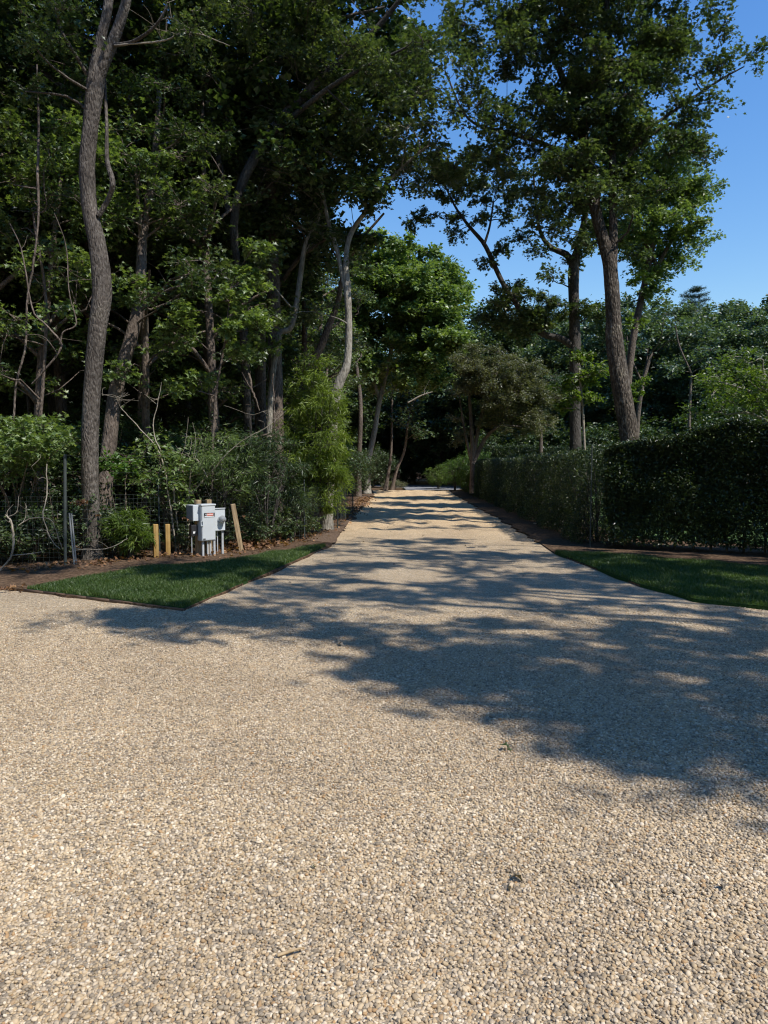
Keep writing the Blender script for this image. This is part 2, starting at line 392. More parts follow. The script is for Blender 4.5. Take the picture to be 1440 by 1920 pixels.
def stem(pts, n=26, wob=0.0):
    """pts rows: x y z radius"""
    q = spline(pts, n)
    if wob: q[1:, :3] += np.cumsum(rng.normal(size=(n - 1, 3)) * wob * np.array([1, 1, .2]), 0) * .5
    return q[:, :3], np.maximum(q[:, 3], .004)
def pstem(rows, n=26, wob=0.0):
    """rows: px, py, depth, width px"""
    return stem([(*wp(a, b, d), wd / 2 / FPX * d) for a, b, d, wd in rows], n, wob)

def tree(name, label, cat, stems, clumps, per=200, size=.12, tmpl=OVAL, leaf='oak', bark='bark', group=None, ntw=9, base=None,
         droop=.25, up=.7, wander=.12, sides=12, lump=.05, flat=.62, branchbark=None, flare=True, upcost=.9):
    P0, R0 = stems[0]
    if base is None: base = P0[0].copy()
    root = empty(name, base, label, cat, group)
    tm = MB()
    if flare:
        R0 = R0.copy(); h = P0[:, 2] - P0[0, 2]; R0 *= 1 + .55 * np.exp(-h / .28)
    tm.tubes(P0, R0, sides, 0, lump=lump); tm.build('trunk', M[bark], root)
    for P, Rd in stems[1:]:
        b = MB(); b.tubes(P, Rd, max(6, sides - 3), 0, lump=lump); b.build('limb', M[bark], root)
    bm = MB(); cm = MB()
    if clumps is not None and 0 < len(clumps) <= 16:
        for c1 in clumps:
            b1 = MB(); attach(b1, stems, [c1], wander, upcost=upcost); foliage(cm, b1, [c1], per, size, tmpl, 0, ntw, up, droop, flat); b1.build('branch', M[branchbark or bark], root)
        cm.build('crown', M[leaf], root, smooth=False)
    elif clumps is not None and len(clumps):
        attach(bm, stems, clumps, wander, upcost=upcost)
        foliage(cm, bm, clumps, per, size, tmpl, 0, ntw, up, droop, flat)
        cm.absorb(bm, 1); cm.build('crown', [M[leaf], M[branchbark or bark]], root, smooth='branches')
    return root
# ================================================================== SETTING
def sheet(name, poly, z, mat, skirt=0.0):
    import bmesh
    bm = bmesh.new(); vs = [bm.verts.new((p[0], p[1], z)) for p in poly]
    f = bm.faces.new(vs); f.normal_update()
    if f.normal.z < 0: f.normal_flip()
    if skirt:
        ed = list(f.edges); r = bmesh.ops.extrude_edge_only(bm, edges=ed)
        for v in r['geom']:
            if isinstance(v, bmesh.types.BMVert): v.co.z -= skirt
    bmesh.ops.triangulate(bm, faces=[q for q in bm.faces if len(q.verts) > 4])
    me = bpy.data.meshes.new(name); bm.to_mesh(me); bm.free(); me.materials.append(M[mat])
    o = bpy.data.objects.new(name, me); COL.objects.link(o); o['kind'] = 'structure'; return o
g = MB(); gx = np.linspace(-450, 450, 61); X, Y = np.meshgrid(gx, gx + 250)
Z = np.zeros_like(X) - .02
idx = np.arange(61 * 61).reshape(61, 61)
g.add(np.stack([X, Y, Z], -1), np.stack([idx[:-1, :-1], idx[:-1, 1:], idx[1:, 1:], idx[1:, :-1]], -1).reshape(-1, 4))
g.build('ground', M['soil'], kind='structure')

def sm(a, b, x): t = np.clip((x - a) / (b - a), 0, 1); return t * t * (3 - 2 * t)
def hgt(x, y):
    h = .006 * np.sin(x * 1.7 + y * .6 + 1) + .005 * np.sin(x * -2.3 + y * 1.9) + .004 * np.sin(x * 4.1 + y * 3.3 + 2) + .003 * np.sin(x * 7.3 - y * 5.1)
    r_ = np.hypot(x - 7.5, y + 1.0); h = h - .007 * np.exp(-((r_ - 6.2) / .11) ** 2) - .007 * np.exp(-((r_ - 7.7) / .11) ** 2) + .004 * np.exp(-((r_ - 6.42) / .07) ** 2)
    r_ = np.hypot(x + 9, y + 3.0); h = h - .006 * np.exp(-((r_ - 9.6) / .1) ** 2) - .006 * np.exp(-((r_ - 11.1) / .1) ** 2)
    far = sm(14, 19, y)
    cx = 1.1 + (y - 15) * .028
    u = x - cx
    rut = .020 * np.sin(u * 7.5 + .25 * np.sin(y * .5)) + .012 * np.sin(u * 13 + 1.3 + .3 * np.sin(y * .8)) + .012 * np.sin(y * 1.3 + u * .8) + .008 * np.sin(y * 3.1 + u * 2)
    return .045 + h + far * rut * .5 + .012 * np.exp(-((y - 2.55 + .35 * (x - .9)) / .07) ** 2) * np.exp(-((x - .95) / .45) ** 2)
dr = MB(); ys = np.concatenate([np.arange(-6, 1, .5), np.arange(1, 20, .09), np.arange(20, 47.2, .14)])
xs = np.concatenate([np.arange(-16, -4, .5), np.arange(-4, 6, .07), np.arange(6, 16.1, .5)])
X, Y = np.meshgrid(xs, ys); Z = hgt(X, Y); idx = np.arange(X.size).reshape(X.shape)
dr.add(np.stack([X, Y, Z], -1), np.stack([idx[:-1, :-1], idx[:-1, 1:], idx[1:, 1:], idx[1:, :-1]], -1).reshape(-1, 4))
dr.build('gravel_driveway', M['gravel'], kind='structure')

ZL = .085
def wob(pts, a=.03, step=.35):
    out = []
    for p, q in zip(pts[:-1], pts[1:]):
        p = np.array(p[:2]); q = np.array(q[:2]); n = max(1, int(np.linalg.norm(q - p) / step))
        for i in range(n): out.append(tuple(p + (q - p) * i / n + rng.normal(size=2) * a * (i > 0)))
    out.append(tuple(pts[-1][:2])); return out
Ledge = [gp(45, 1103, ZL), gp(345, 1140, ZL), gp(480, 1082, ZL), gp(620, 1022, ZL)]
Lfar = [gp(655, 975, ZL), gp(680, 948, ZL), gp(702, 926, ZL)]
sheet('forest_floor', [(-60, 9.9), tuple(gp(0, 1099, ZL)[:2])] + wob(Ledge, .012) + wob(Lfar, .06) + [(-.8, 48), (1.3, 50), (1.5, 62), (-60, 62)], ZL - .012, 'soil', .12)
lawnL = [gp(50, 1103, ZL), gp(345, 1139, ZL), gp(480, 1081, ZL), gp(612, 1023, ZL), gp(575, 1026, ZL), gp(480, 1043, ZL), gp(400, 1056, ZL), gp(250, 1066, ZL), gp(140, 1085, ZL)]
LL = wob(lawnL[:4], .008) + wob(lawnL[3:] + [lawnL[0]], .05)[:-1]
sheet('left_lawn', LL, ZL, 'turf', .05)
mulchL = [gp(628, 1018, ZL), gp(655, 976, ZL), gp(680, 949, ZL), gp(702, 927, ZL), gp(672, 927, ZL), gp(640, 962, ZL), gp(575, 1012, ZL)]
sheet('mulch_bed', wob(mulchL + [mulchL[0]], .03)[:-1], ZL - .004, 'mulch')
Redge = [gp(1040, 1035, ZL), gp(1120, 1065, ZL), gp(1200, 1095, ZL), gp(1300, 1122, ZL), gp(1440, 1137, ZL), (6, 7.45), (7.6, 6.6), (8.2, 4), (8.6, -6)]
Rfar = [gp(850, 925, ZL), gp(905, 955, ZL), gp(960, 985, ZL), gp(1012, 1016, ZL)]
sheet('hedge_bed', [(5.1, 60), (40, 60)] + [(40, -6)] + wob(Redge, .012)[::-1] + wob(Rfar, .06)[::-1], ZL - .012, 'soil', .12)
lawnR = Redge + [(16, -6), (16, 6.0), (10, 9.0), tuple(gp(1440, 1062, ZL)[:2]), tuple(gp(1250, 1048, ZL)[:2]), tuple(gp(1120, 1036, ZL)[:2])]
LR = wob(lawnR[:5], .008) + [tuple(p[:2]) for p in lawnR[5:]]
sheet('right_lawn', LR, ZL, 'turf', .05)
sheet('garden_lawn', [(5.2, 15.2), (9, 12.6), (14, 9.5), (40, 9.5), (40, 40), (7.5, 40)], ZL - .006, 'meadow')
sheet('asphalt_road', [(1.45, 47.1), (4.9, 47.1), (5.6, 50), (12, 54), (12, 60), (-4, 60), (1.4, 52)], ZL - .006, 'asphalt')

# ---- lawn edging strip
e = MB()
for pts in (Ledge[:2],):
    P = np.array([[p[0], p[1], ZL - .01] for p in wob(pts, .004)]); 
    for a, b in zip(P[:-1], P[1:]):
        c = (a + b) / 2; d = b - a; an = math.atan2(d[1], d[0]); ca, sa = math.cos(an), math.sin(an)
        e.box(c - (0, 0, .012) + np.array([sa, -ca, 0]) * .006, (np.linalg.norm(d) + .004, .006, .036), 0, [[ca, -sa, 0], [sa, ca, 0], [0, 0, 1]])
M['edging'] = plain('rusty_edging', (.09, .055, .035), .8)
tag(e.build('lawn_edging', M['edging']), 'thin brown metal edging along the front of the left lawn', 'edging')

# ---- grass
def inpoly(pts, poly):
    x, y = pts[:, 0], pts[:, 1]; r = np.zeros(len(pts), bool); n = len(poly)
    for i in range(n):
        x1, y1 = poly[i][:2]; x2, y2 = poly[(i + 1) % n][:2]
        c = ((y1 > y) != (y2 > y)) & (x < (x2 - x1) * (y - y1) / (y2 - y1 + 1e-12) + x1); r ^= c
    return r
def grass(name, poly, dens, lo, hi, label):
    P = np.array([p[:2] for p in poly]); mn, mx = np.maximum(P.min(0), lo), np.minimum(P.max(0), hi)
    n = int(np.prod(mx - mn) * dens); q = rng.uniform(mn, mx, (n, 2)); q = q[inpoly(q, poly)]; n = len(q)
    h = rng.uniform(.03, .062, n) * (1 + .25 * np.sin(q[:, 0] * 5 + 2 * np.sin(q[:, 1] * 3))); a = rng.uniform(0, 2 * math.pi, n); wd = rng.uniform(.003, .006, n)
    ln = rng.normal(size=(n, 2)) * .45 * h[:, None]
    b = np.column_stack([q, np.full(n, ZL - .004)]); dx = np.column_stack([np.cos(a) * wd, np.sin(a) * wd, np.zeros(n)])
    md = b + np.column_stack([ln * .35, h * .6]); tp = b + np.column_stack([ln, h])
    V = np.stack([b - dx, b + dx, md + dx * .7, md - dx * .7, tp], 1); i = np.arange(n)[:, None] * 5
    g = MB(); rn = np.clip(rng.beta(2, 2.5, n), 0, 1)
    g.add(V.reshape(-1, 3), np.vstack([i + [0, 1, 2], i + [0, 2, 3], i + [3, 2, 4]]), 0, np.tile(rn, 3))
    tag(g.build(name, M['blade'], smooth=False), label, 'grass', kind='stuff')
grass('lawn_grass', LL, 7500, (-8, 7), (2, 16), 'short green lawn grass on the left')
grass('lawn_grass', LR, 4500, (2.5, 6.4), (9.5, 15), 'short dark lawn grass below the right hedge')

# ---- pebbles: real stones on the near gravel
def ico(sub):
    import bmesh
    bm = bmesh.new(); bmesh.ops.create_icosphere(bm, subdivisions=sub, radius=1)
    bm.verts.ensure_lookup_table(); v = np.array([x.co[:] for x in bm.verts]); f = np.array([[q.index for q in p.verts] for p in bm.faces]); bm.free(); return v, f
def pebbles(mb, y0, y1, cell, sub, fade=None, size=.0061):
    ys = np.arange(y0, y1, cell); P = []
    for y in ys:
        hw = .585 * y + .55; x = np.arange(-hw, hw, cell); P.append(np.column_stack([x, np.full(len(x), y)]))
    P = np.vstack(P); P += rng.uniform(-.55, .55, P.shape) * cell
    if fade: P = P[rng.random(len(P)) > np.clip((P[:, 1] - fade[0]) / (fade[1] - fade[0]), 0, 1)]
    n = len(P); tv, tf = ico(sub); k = len(tv)
    s = size * np.exp(rng.normal(0, .24, n)); s = np.minimum(s, size * 1.9)
    ax = np.column_stack([s * rng.uniform(.85, 1.5, n), s * rng.uniform(.75, 1.0, n), s * rng.uniform(.5, .8, n)])
    ph = rng.uniform(0, 2 * math.pi, n); tl = rng.normal(0, .4, n)
    Z = hgt(P[:, 0], P[:, 1]) + rng.uniform(-.0045, .0045, n)
    J = tv[None] * (1 + rng.normal(0, .07, (n, k, 1))) * ax[:, None, :]
    c, q = np.cos(tl)[:, None], np.sin(tl)[:, None]
    x = J[..., 0] * c - J[..., 2] * q; z = J[..., 0] * q + J[..., 2] * c; y = J[..., 1]
    c, q = np.cos(ph)[:, None], np.sin(ph)[:, None]
    V = np.stack([x * c - y * q + P[:, 0:1], x * q + y * c + P[:, 1:2], z + Z[:, None]], -1).astype(np.float32)
    F = (tf[None] + (np.arange(n) * k)[:, None, None]).reshape(-1, 3)
    mb.add(V.reshape(-1, 3), F, 0, np.repeat(rng.random(n), len(tf)))
pb = MB(); pebbles(pb, 1.75, 3.3, .0104, 2); pebbles(pb, 3.3, 8.2, .0114, 1, (5.4, 8.2))
tag(pb.build('gravel_pebbles', M['pebble']), 'tan and grey pea gravel stones of the driveway', 'gravel', kind='stuff')

# ---- dead leaves on the forest floor and mulch
def litter(name, C, size, label, mats='dead'):
    m = MB(); leaves(m, C, size, WIDE, 0, .5, 0); tag(m.build(name, M[mats], smooth=False), label, 'leaf litter', kind='stuff')
def along(pts, wd, n):
    P = np.array([p[:2] for p in pts]); seg = np.linalg.norm(np.diff(P, axis=0), axis=1); cu = np.concatenate([[0], np.cumsum(seg)])
    t = rng.uniform(0, cu[-1], n); x = np.interp(t, cu, P[:, 0]); y = np.interp(t, cu, P[:, 1])
    return np.column_stack([x + rng.normal(0, wd, n), y + rng.normal(0, wd, n), np.full(n, ZL + .004) + rng.uniform(0, .02, n)])
fl = [gp(0, 1080), gp(140, 1070), gp(250, 1056), gp(330, 1048), gp(400, 1045), gp(470, 1035), gp(570, 1016), gp(640, 975), gp(690, 935)]
lit = along(fl, .22, 2000)
pile = np.column_stack([gp(455, 1033)[0] + rng.normal(0, .32, 700), gp(455, 1033)[1] + rng.normal(.1, .28, 700), ZL + rng.uniform(0, .12, 700)])
lit = np.vstack([lit, pile]); lit = lit[~inpoly(lit[:, :2], LL)]; lit = lit[lit[:, 1] > 9.35]
deep = np.column_stack([rng.uniform(-16, -1.5, 9000), rng.uniform(11.5, 30, 9000), np.full(9000, ZL + .01)])
deep = deep[deep[:, 1] > 11.8 + 0 * deep[:, 0]]; deep = deep[deep[:, 0] < -2.2 + (deep[:, 1] - 13) * .05]
litter('leaf_litter', np.vstack([lit, deep]), .075, 'brown dead leaves strewn along the foot of the wire fence')

rng = np.random.default_rng(101)
# ================================================================== HERO TREES (left)
t1 = pstem([(174, 1062, 11.8, 32), (172, 960, 11.8, 30), (168, 860, 11.8, 31), (172, 740, 11.8, 31), (183, 620, 11.8, 32), (191, 545, 11.8, 35), (183, 460, 11.8, 31), (168, 390, 11.8, 28), (163, 310, 11.8, 28),
            (170, 240, 11.8, 27), (180, 150, 11.8, 31), (188, 80, 11.8, 18), (203, 10, 11.8, 16), (212, -120, 11.9, 16), (235, -260, 12.1, 10)], 60)
t1b = pstem([(181, 150, 11.8, 24), (205, 95, 11.75, 20), (232, 20, 11.7, 17), (262, -90, 11.6, 14), (320, -230, 11.4, 8)], 24)
t1c = pstem([(185, 405, 11.75, 10), (205, 370, 11.7, 9), (211, 340, 11.6, 10), (201, 300, 11.7, 8), (200, 230, 11.8, 6), (196, 130, 12, 4)], 26)
t1d = pstem([(215, 85, 11.7, 8), (250, 78, 11.5, 6), (290, 50, 11.3, 5), (315, 10, 11.2, 3)], 14)
t1e = pstem([(163, 140, 11.8, 7), (140, 100, 11.6, 6), (112, 50, 11.4, 5), (100, -20, 11.3, 4)], 14)
cl = fill([(70, 160, 90, 60, 11.4, .9), (300, 55, 70, 40, 11.2, .6), (110, 40, 70, 60, 11.5, 1), (30, 40, 60, 80, 11, 1)], .5, .5)
cl = np.vstack([cl, sample_ell(np.array([-4.6, 9.6, 13.5]), np.array([3.6, 2.6, 2.6]), 34, .8)])
tree('woodland_tree', 'tall leaning tree with a thick S-curved brown trunk behind the tall fence post', 'tree', [t1, t1b, t1c, t1d, t1e], cl, 230, .085, OAK, 'oak', 'bark_red', sides=18, lump=.045, base=t1[0][0])

t2 = pstem([(192, 1050, 13.4, 30), (196, 920, 13.4, 29), (206, 820, 13.5, 27), (218, 730, 13.6, 26), (238, 660, 13.7, 24), (254, 600, 13.8, 22), (263, 540, 14, 20), (268, 440, 14.2, 17), (290, 300, 14.5, 13), (300, 150, 15, 8)], 44)
cl = fill([(300, 420, 90, 90, 14.2, 1.2), (390, 470, 80, 70, 13.6, 1), (310, 260, 110, 90, 14.6, 1.4), (250, 560, 70, 30, 13.4, .5)], .55, .55)
tree('woodland_tree', 'smaller pale trunk leaning right just behind the thick S-curved one', 'tree', [t2], cl, 230, .095, OAK, 'forest', 'bark', sides=14, base=t2[0][0])

rng = np.random.default_rng(346)
t3 = pstem([(612, 1000, 17.2, 19), (620, 870, 17.2, 18), (626, 770, 17.2, 19), (634, 722, 17.2, 19), (650, 685, 17.2, 15), (654, 620, 17.2, 13), (651, 540, 17.2, 13), (649, 480, 17.3, 10), (662, 430, 17.4, 9), (700, 380, 17.5, 7), (735, 330, 17.6, 5)], 40)
t3b = pstem([(648, 545, 17.2, 9), (632, 470, 17.4, 8), (612, 400, 17.6, 7), (600, 300, 17.7, 6), (630, 200, 17.8, 4)], 20)
t3c = pstem([(662, 430, 17.4, 7), (720, 350, 17.2, 6), (770, 300, 17, 5), (800, 275, 16.8, 3)], 16)
cl = fill([(620, 300, 110, 90, 17.5, 1.5), (740, 240, 100, 70, 17.2, 1.6), (690, 360, 60, 50, 17.4, .7), (560, 420, 60, 60, 17.6, .8), (600, 560, 35, 40, 17.3, .4), (745, 330, 40, 30, 17, .5), (690, 480, 30, 30, 17.3, .4), (770, 300, 50, 60, 17, .8), (790, 190, 50, 60, 16.6, .8), (805, 60, 45, 70, 16.4, .8), (830, 250, 40, 45, 16.6, .6), (850, 130, 36, 60, 16.4, .5), (835, 330, 40, 30, 17, .5), (760, 345, 45, 30, 17, .5), (700, 300, 80, 60, 17.4, 1)], .6, .6)
tree('woodland_tree', 'pale smooth crooked trunk rising from the lime green bamboo', 'tree', [t3, t3b, t3c], cl, 240, .11, OAK, 'oak', 'bark_pale', sides=14, base=t3[0][0])

t4 = pstem([(540, 1000, 19, 15), (560, 850, 19, 14), (578, 700, 19, 14), (600, 655, 19, 14), (617, 610, 19, 13), (634, 565, 19, 10), (642, 520, 19, 8), (670, 460, 19, 6), (720, 400, 19, 4)], 34)
cl = fill([(520, 280, 120, 110, 18.6, 1.6), (470, 160, 120, 100, 18.2, 1.8), (560, 480, 60, 60, 18.6, .8)], .65, .45)
t5 = pstem([(500, 1000, 18, 12), (505, 800, 18, 12), (520, 640, 18, 12), (545, 615, 18, 10), (556, 570, 18, 10), (567, 490, 18, 10), (575, 450, 18, 7), (600, 400, 18, 5), (610, 300, 18, 4)], 34)
tree('woodland_tree', 'slanting grey trunk left of the pale crooked one, above the bamboo', 'tree', [t4], cl, 220, .11, OAK, 'forest', 'bark', sides=10, base=t4[0][0])
cl = fill([(440, 330, 100, 90, 17.6, 1.2), (600, 430, 40, 50, 17.8, .6), (470, 560, 70, 60, 17.6, .8)], .6, .45)
tree('woodland_tree', 'thin bent trunk with a white sunlit stretch in the middle of the left woods', 'tree', [t5], cl, 220, .11, OAK, 'forest', 'bark_pale', sides=10, base=t5[0][0])

# overhanging dark crown at top centre
rng = np.random.default_rng(346)
t6 = pstem([(470, 1010, 17.5, 15), (465, 800, 17.3, 15), (455, 600, 16.8, 15), (440, 400, 16, 16), (500, 260, 16, 19), (600, 150, 15.8, 15), (700, 60, 15.4, 10), (780, -40, 15, 7)], 40)
t6b = pstem([(500, 260, 16, 12), (560, 210, 15.6, 10), (640, 150, 15, 8), (760, 90, 14.5, 4)], 20)
t6c = pstem([(430, 400, 16, 14), (400, 250, 16.2, 12), (380, 100, 16.4, 10), (400, -60, 16.4, 7)], 20)
cl = fill([(480, 60, 160, 110, 15.8, 1.8), (640, 40, 150, 110, 15.2, 1.8), (770, 90, 80, 95, 14.8, 1.2), (330, 120, 70, 60, 16, 1), (700, 190, 110, 55, 15, 1.2), (560, 190, 120, 80, 15.6, 1.4), (820, 120, 40, 80, 14.6, .7), (780, 200, 50, 50, 14.8, .7), (620, -120, 260, 80, 15, 1.6), (810, -40, 80, 70, 14.6, 1)], .62, .42)
cl = np.vstack([cl, sample_ell(np.array([-3.0, 13.0, 14.6]), np.array([3.6, 2.4, 2.0]), 14, .8)])
tree('woodland_tree', 'dark leafy oak whose crown hangs over the top centre of the view', 'tree', [t6, t6b, t6c], cl, 250, .105, OAK, 'oak', 'bark_dark', sides=12, base=t6[0][0])

# low leafy sprays in the left woods
def sapling(label, base_px, rows, blobs, per, size, leaf, cr=.42, k=.7, tm=OVAL, bark='bark', cat='sapling', name='sapling', group=None, up=.7, droop=.25, flat=.62, ntw=8, extra=()):
    st = [pstem(rows, 16, .01)] + [pstem(x, 12, .01) for x in extra]
    return tree(name, label, cat, st, fill(blobs, cr, k), per, size, tm, leaf, bark, group, ntw, st[0][0][0], droop, up, .14, 6, .0, flat, flare=False)
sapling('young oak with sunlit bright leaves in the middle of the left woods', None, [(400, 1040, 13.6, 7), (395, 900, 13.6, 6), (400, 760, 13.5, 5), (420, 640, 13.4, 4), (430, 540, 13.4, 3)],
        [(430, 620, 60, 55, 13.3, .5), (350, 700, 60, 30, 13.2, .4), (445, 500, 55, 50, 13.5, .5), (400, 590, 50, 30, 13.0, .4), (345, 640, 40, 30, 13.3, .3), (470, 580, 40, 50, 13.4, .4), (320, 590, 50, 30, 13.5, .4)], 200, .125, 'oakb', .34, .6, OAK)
sapling('sparse sapling with small leaves left of the thick curved trunk', None, [(60, 1050, 12.6, 8), (70, 850, 12.6, 7), (85, 600, 12.6, 6), (60, 400, 12.6, 4)],
        [(50, 330, 90, 110, 12.6, .9), (40, 640, 40, 60, 12.4, .5), (120, 300, 40, 60, 12.6, .5), (0, 720, 25, 50, 12, .3)], 130, .085, 'forest', .45, .45)

rng = np.random.default_rng(102)
# ================================================================== mid and far hero trees
rng = np.random.default_rng(349)
tm_ = pstem([(688, 925, 40, 12), (690, 870, 40, 11), (702, 810, 40, 10), (712, 750, 40, 9), (735, 650, 40, 8), (750, 560, 40, 6), (765, 480, 40, 3)], 24)
tm2 = pstem([(712, 750, 40, 7), (690, 680, 40, 6), (670, 600, 40, 5), (680, 520, 40, 3)], 14)
tm3 = pstem([(735, 650, 40, 6), (780, 620, 40, 5), (830, 600, 40, 3)], 14)
cl = fill([(740, 560, 115, 100, 40, 4.0), (700, 490, 60, 50, 40, 2.5), (810, 640, 65, 80, 40, 3), (820, 540, 50, 50, 40, 2.4), (680, 640, 40, 80, 40, 2.5), (740, 700, 100, 30, 40, 2.6), (850, 560, 30, 45, 41, 2), (760, 520, 80, 60, 39, 3)], 1.0, 1.2)
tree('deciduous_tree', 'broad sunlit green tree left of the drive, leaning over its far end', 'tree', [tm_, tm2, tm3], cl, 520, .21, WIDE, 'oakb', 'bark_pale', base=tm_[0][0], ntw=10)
for rows, lab in (([(672, 900 + 30, 36, 9), (674, 850, 36, 9), (676, 760, 36, 8), (668, 680, 36, 6)], 'straight grey trunk just right of the bamboo'),
                  ([(735, 918, 44, 6), (744, 880, 44, 6), (758, 845, 44, 5), (765, 790, 44, 4)], 'thin slanting trunk at the left side of the asphalt'),
                  ([(722, 922, 46, 8), (733, 850, 46, 5), (735, 750, 46, 4)], 'slim upright trunk behind the mound left of the asphalt')):
    s_ = pstem(rows, 16); px, py, d, _ = rows[-1]
    tree('deciduous_tree', lab, 'tree', [s_], fill([(px, py - 10, 40, 60, d, 2)], 1.0, .7), 150, .2, WIDE, 'forest', 'bark', base=s_[0][0])

# right: small bronze multi stemmed tree
D = 33
st = [pstem([(884, 925, D, 9), (886, 850, D, 9), (884, 800, D, 8), (880, 740, D, 5)], 16)]
for rows in ([(886, 868, D, 8), (898, 800, D, 7), (915, 740, D, 5), (930, 690, D, 3)], [(888, 866, D, 9), (912, 820, D, 8), (945, 790, D, 6), (985, 770, D, 4)], [(887, 868, D, 7), (905, 830, D, 6), (935, 800, D - .5, 5), (975, 800, D - .7, 3)],
             [(884, 868, D, 6), (872, 810, D, 5), (862, 750, D, 3)]):
    st.append(pstem(rows, 14))
cl = fill([(945, 730, 85, 55, D, 2.2), (890, 700, 45, 40, D, 1.6), (1000, 760, 45, 40, D, 1.4), (935, 790, 60, 18, D - .6, 1.0), (870, 760, 22, 40, D, .8), (930, 700, 70, 40, D, 1.8), (862, 800, 18, 34, D, .7), (1000, 800, 45, 22, D, 1), (900, 670, 50, 20, D, 1)], .55, 1.2)
cl = cl[:]
tree('ornamental_tree', 'multi stemmed bronze leaved tree at the far end of the low hedge', 'tree', st, cl, 420, .095, OVAL, 'bronze', 'bark', base=st[0][0][0], flare=False)
cl = fill([(1015, 740, 30, 70, 36, 1.2)], .6, .9)
tree('ornamental_tree', 'pale grey green tree close behind the bronze leaved one', 'tree', [pstem([(1015, 905, 36, 8), (1014, 800, 36, 6), (1016, 700, 36, 4)], 12)], cl, 260, .1, OVAL, 'grey', 'bark', base=gp(1015, 925))

# right: T8 fork tree
D = 22
t8 = pstem([(1078, 960, D, 22), (1079, 850, D, 22), (1078, 750, D, 20), (1078, 650, D, 21), (1076, 560, D, 19), (1076, 500, D, 20), (1085, 460, D, 13), (1098, 400, D, 10), (1110, 300, D, 7), (1120, 180, D, 4)], 40)
t8b = pstem([(1076, 500, D, 13), (1062, 478, D, 12), (1035, 465, D, 9), (1015, 440, D, 7), (1005, 390, D, 5), (1000, 320, D, 3)], 20)
t8c = pstem([(1077, 650, D, 16), (1050, 634, D, 13), (1020, 627, D, 12), (990, 604, D, 11), (965, 565, D, 10), (945, 535, D, 9), (928, 500, D, 9), (908, 458, D, 8), (880, 425, D, 6), (855, 390, D, 4), (835, 350, D, 3)], 36)
t8d = pstem([(908, 458, D, 5), (918, 425, D, 4), (925, 380, D, 3)], 12)
cl = np.vstack([fill([(870, 400, 28, 25, D, .5), (850, 445, 22, 14, D, .4), (905, 420, 14, 14, D, .3), (958, 450, 16, 38, D, .4), (925, 490, 14, 12, D, .3), (985, 430, 24, 24, D, .5), (950, 540, 55, 26, D, .8), (1010, 590, 60, 40, D, 1.2),
           (1040, 520, 18, 22, D, .5), (820, 370, 30, 40, D, .7), (1010, 350, 50, 40, D, .9), (1000, 470, 16, 12, D, .3), (960, 600, 60, 40, D + .5, 1.1), (790, 410, 24, 24, D, .5), (930, 330, 40, 30, D, .8), (1110, 590, 50, 30, D, .9), (1100, 450, 40, 40, D, .8), (830, 330, 50, 50, D, .9), (900, 350, 40, 30, D, .7), (1060, 380, 50, 40, D, .8), (890, 320, 50, 40, D, .7), (960, 390, 36, 26, D, .5)], .42, .78)])
tree('deciduous_tree', 'dark forked tree with a long crooked limb reaching left across the sky gap', 'tree', [t8, t8b, t8c, t8d], cl, 250, .12, OAK, 'oak', 'bark_dark', base=t8[0][0], wander=.1, sides=14)

# right: T9 big tree
D = 17.8
rng = np.random.default_rng(346)
t9 = pstem([(1186, 985, D, 40), (1182, 850, D, 37), (1176, 790, D, 34), (1160, 700, D, 33), (1152, 640, D, 31), (1150, 590, D, 27), (1146, 530, D, 26), (1140, 480, D, 24), (1120, 410, D, 20), (1106, 340, D, 18), (1092, 250, D, 15), (1065, 180, D, 12), (1045, 120, D, 10), (1010, 30, D, 7), (980, -60, D, 4)], 60)
t9b = pstem([(1147, 545, D, 18), (1149, 480, D, 17), (1150, 380, D, 14), (1147, 280, D, 13), (1140, 190, D, 12), (1143, 90, D, 10), (1138, 0, D, 8), (1150, -120, D, 5)], 34)
t9c = pstem([(1147, 190, D, 8), (1190, 130, D, 7), (1250, 90, D, 6), (1300, 50, D, 4)], 16)
t9d = pstem([(1150, 330, D, 7), (1200, 270, D, 6), (1262, 230, D, 5), (1268, 262, D, 4), (1300, 285, D, 3), (1330, 282, D, 2)], 20)
t9e = pstem([(1106, 340, D, 9), (1040, 280, D, 8), (960, 250, D - .4, 6), (880, 225, D - .8, 4), (835, 135, D - 1, 3)], 22)
t9f = pstem([(1210, 245, D, 6), (1290, 190, D, 5), (1350, 150, D, 4), (1395, 125, D, 2)], 16)
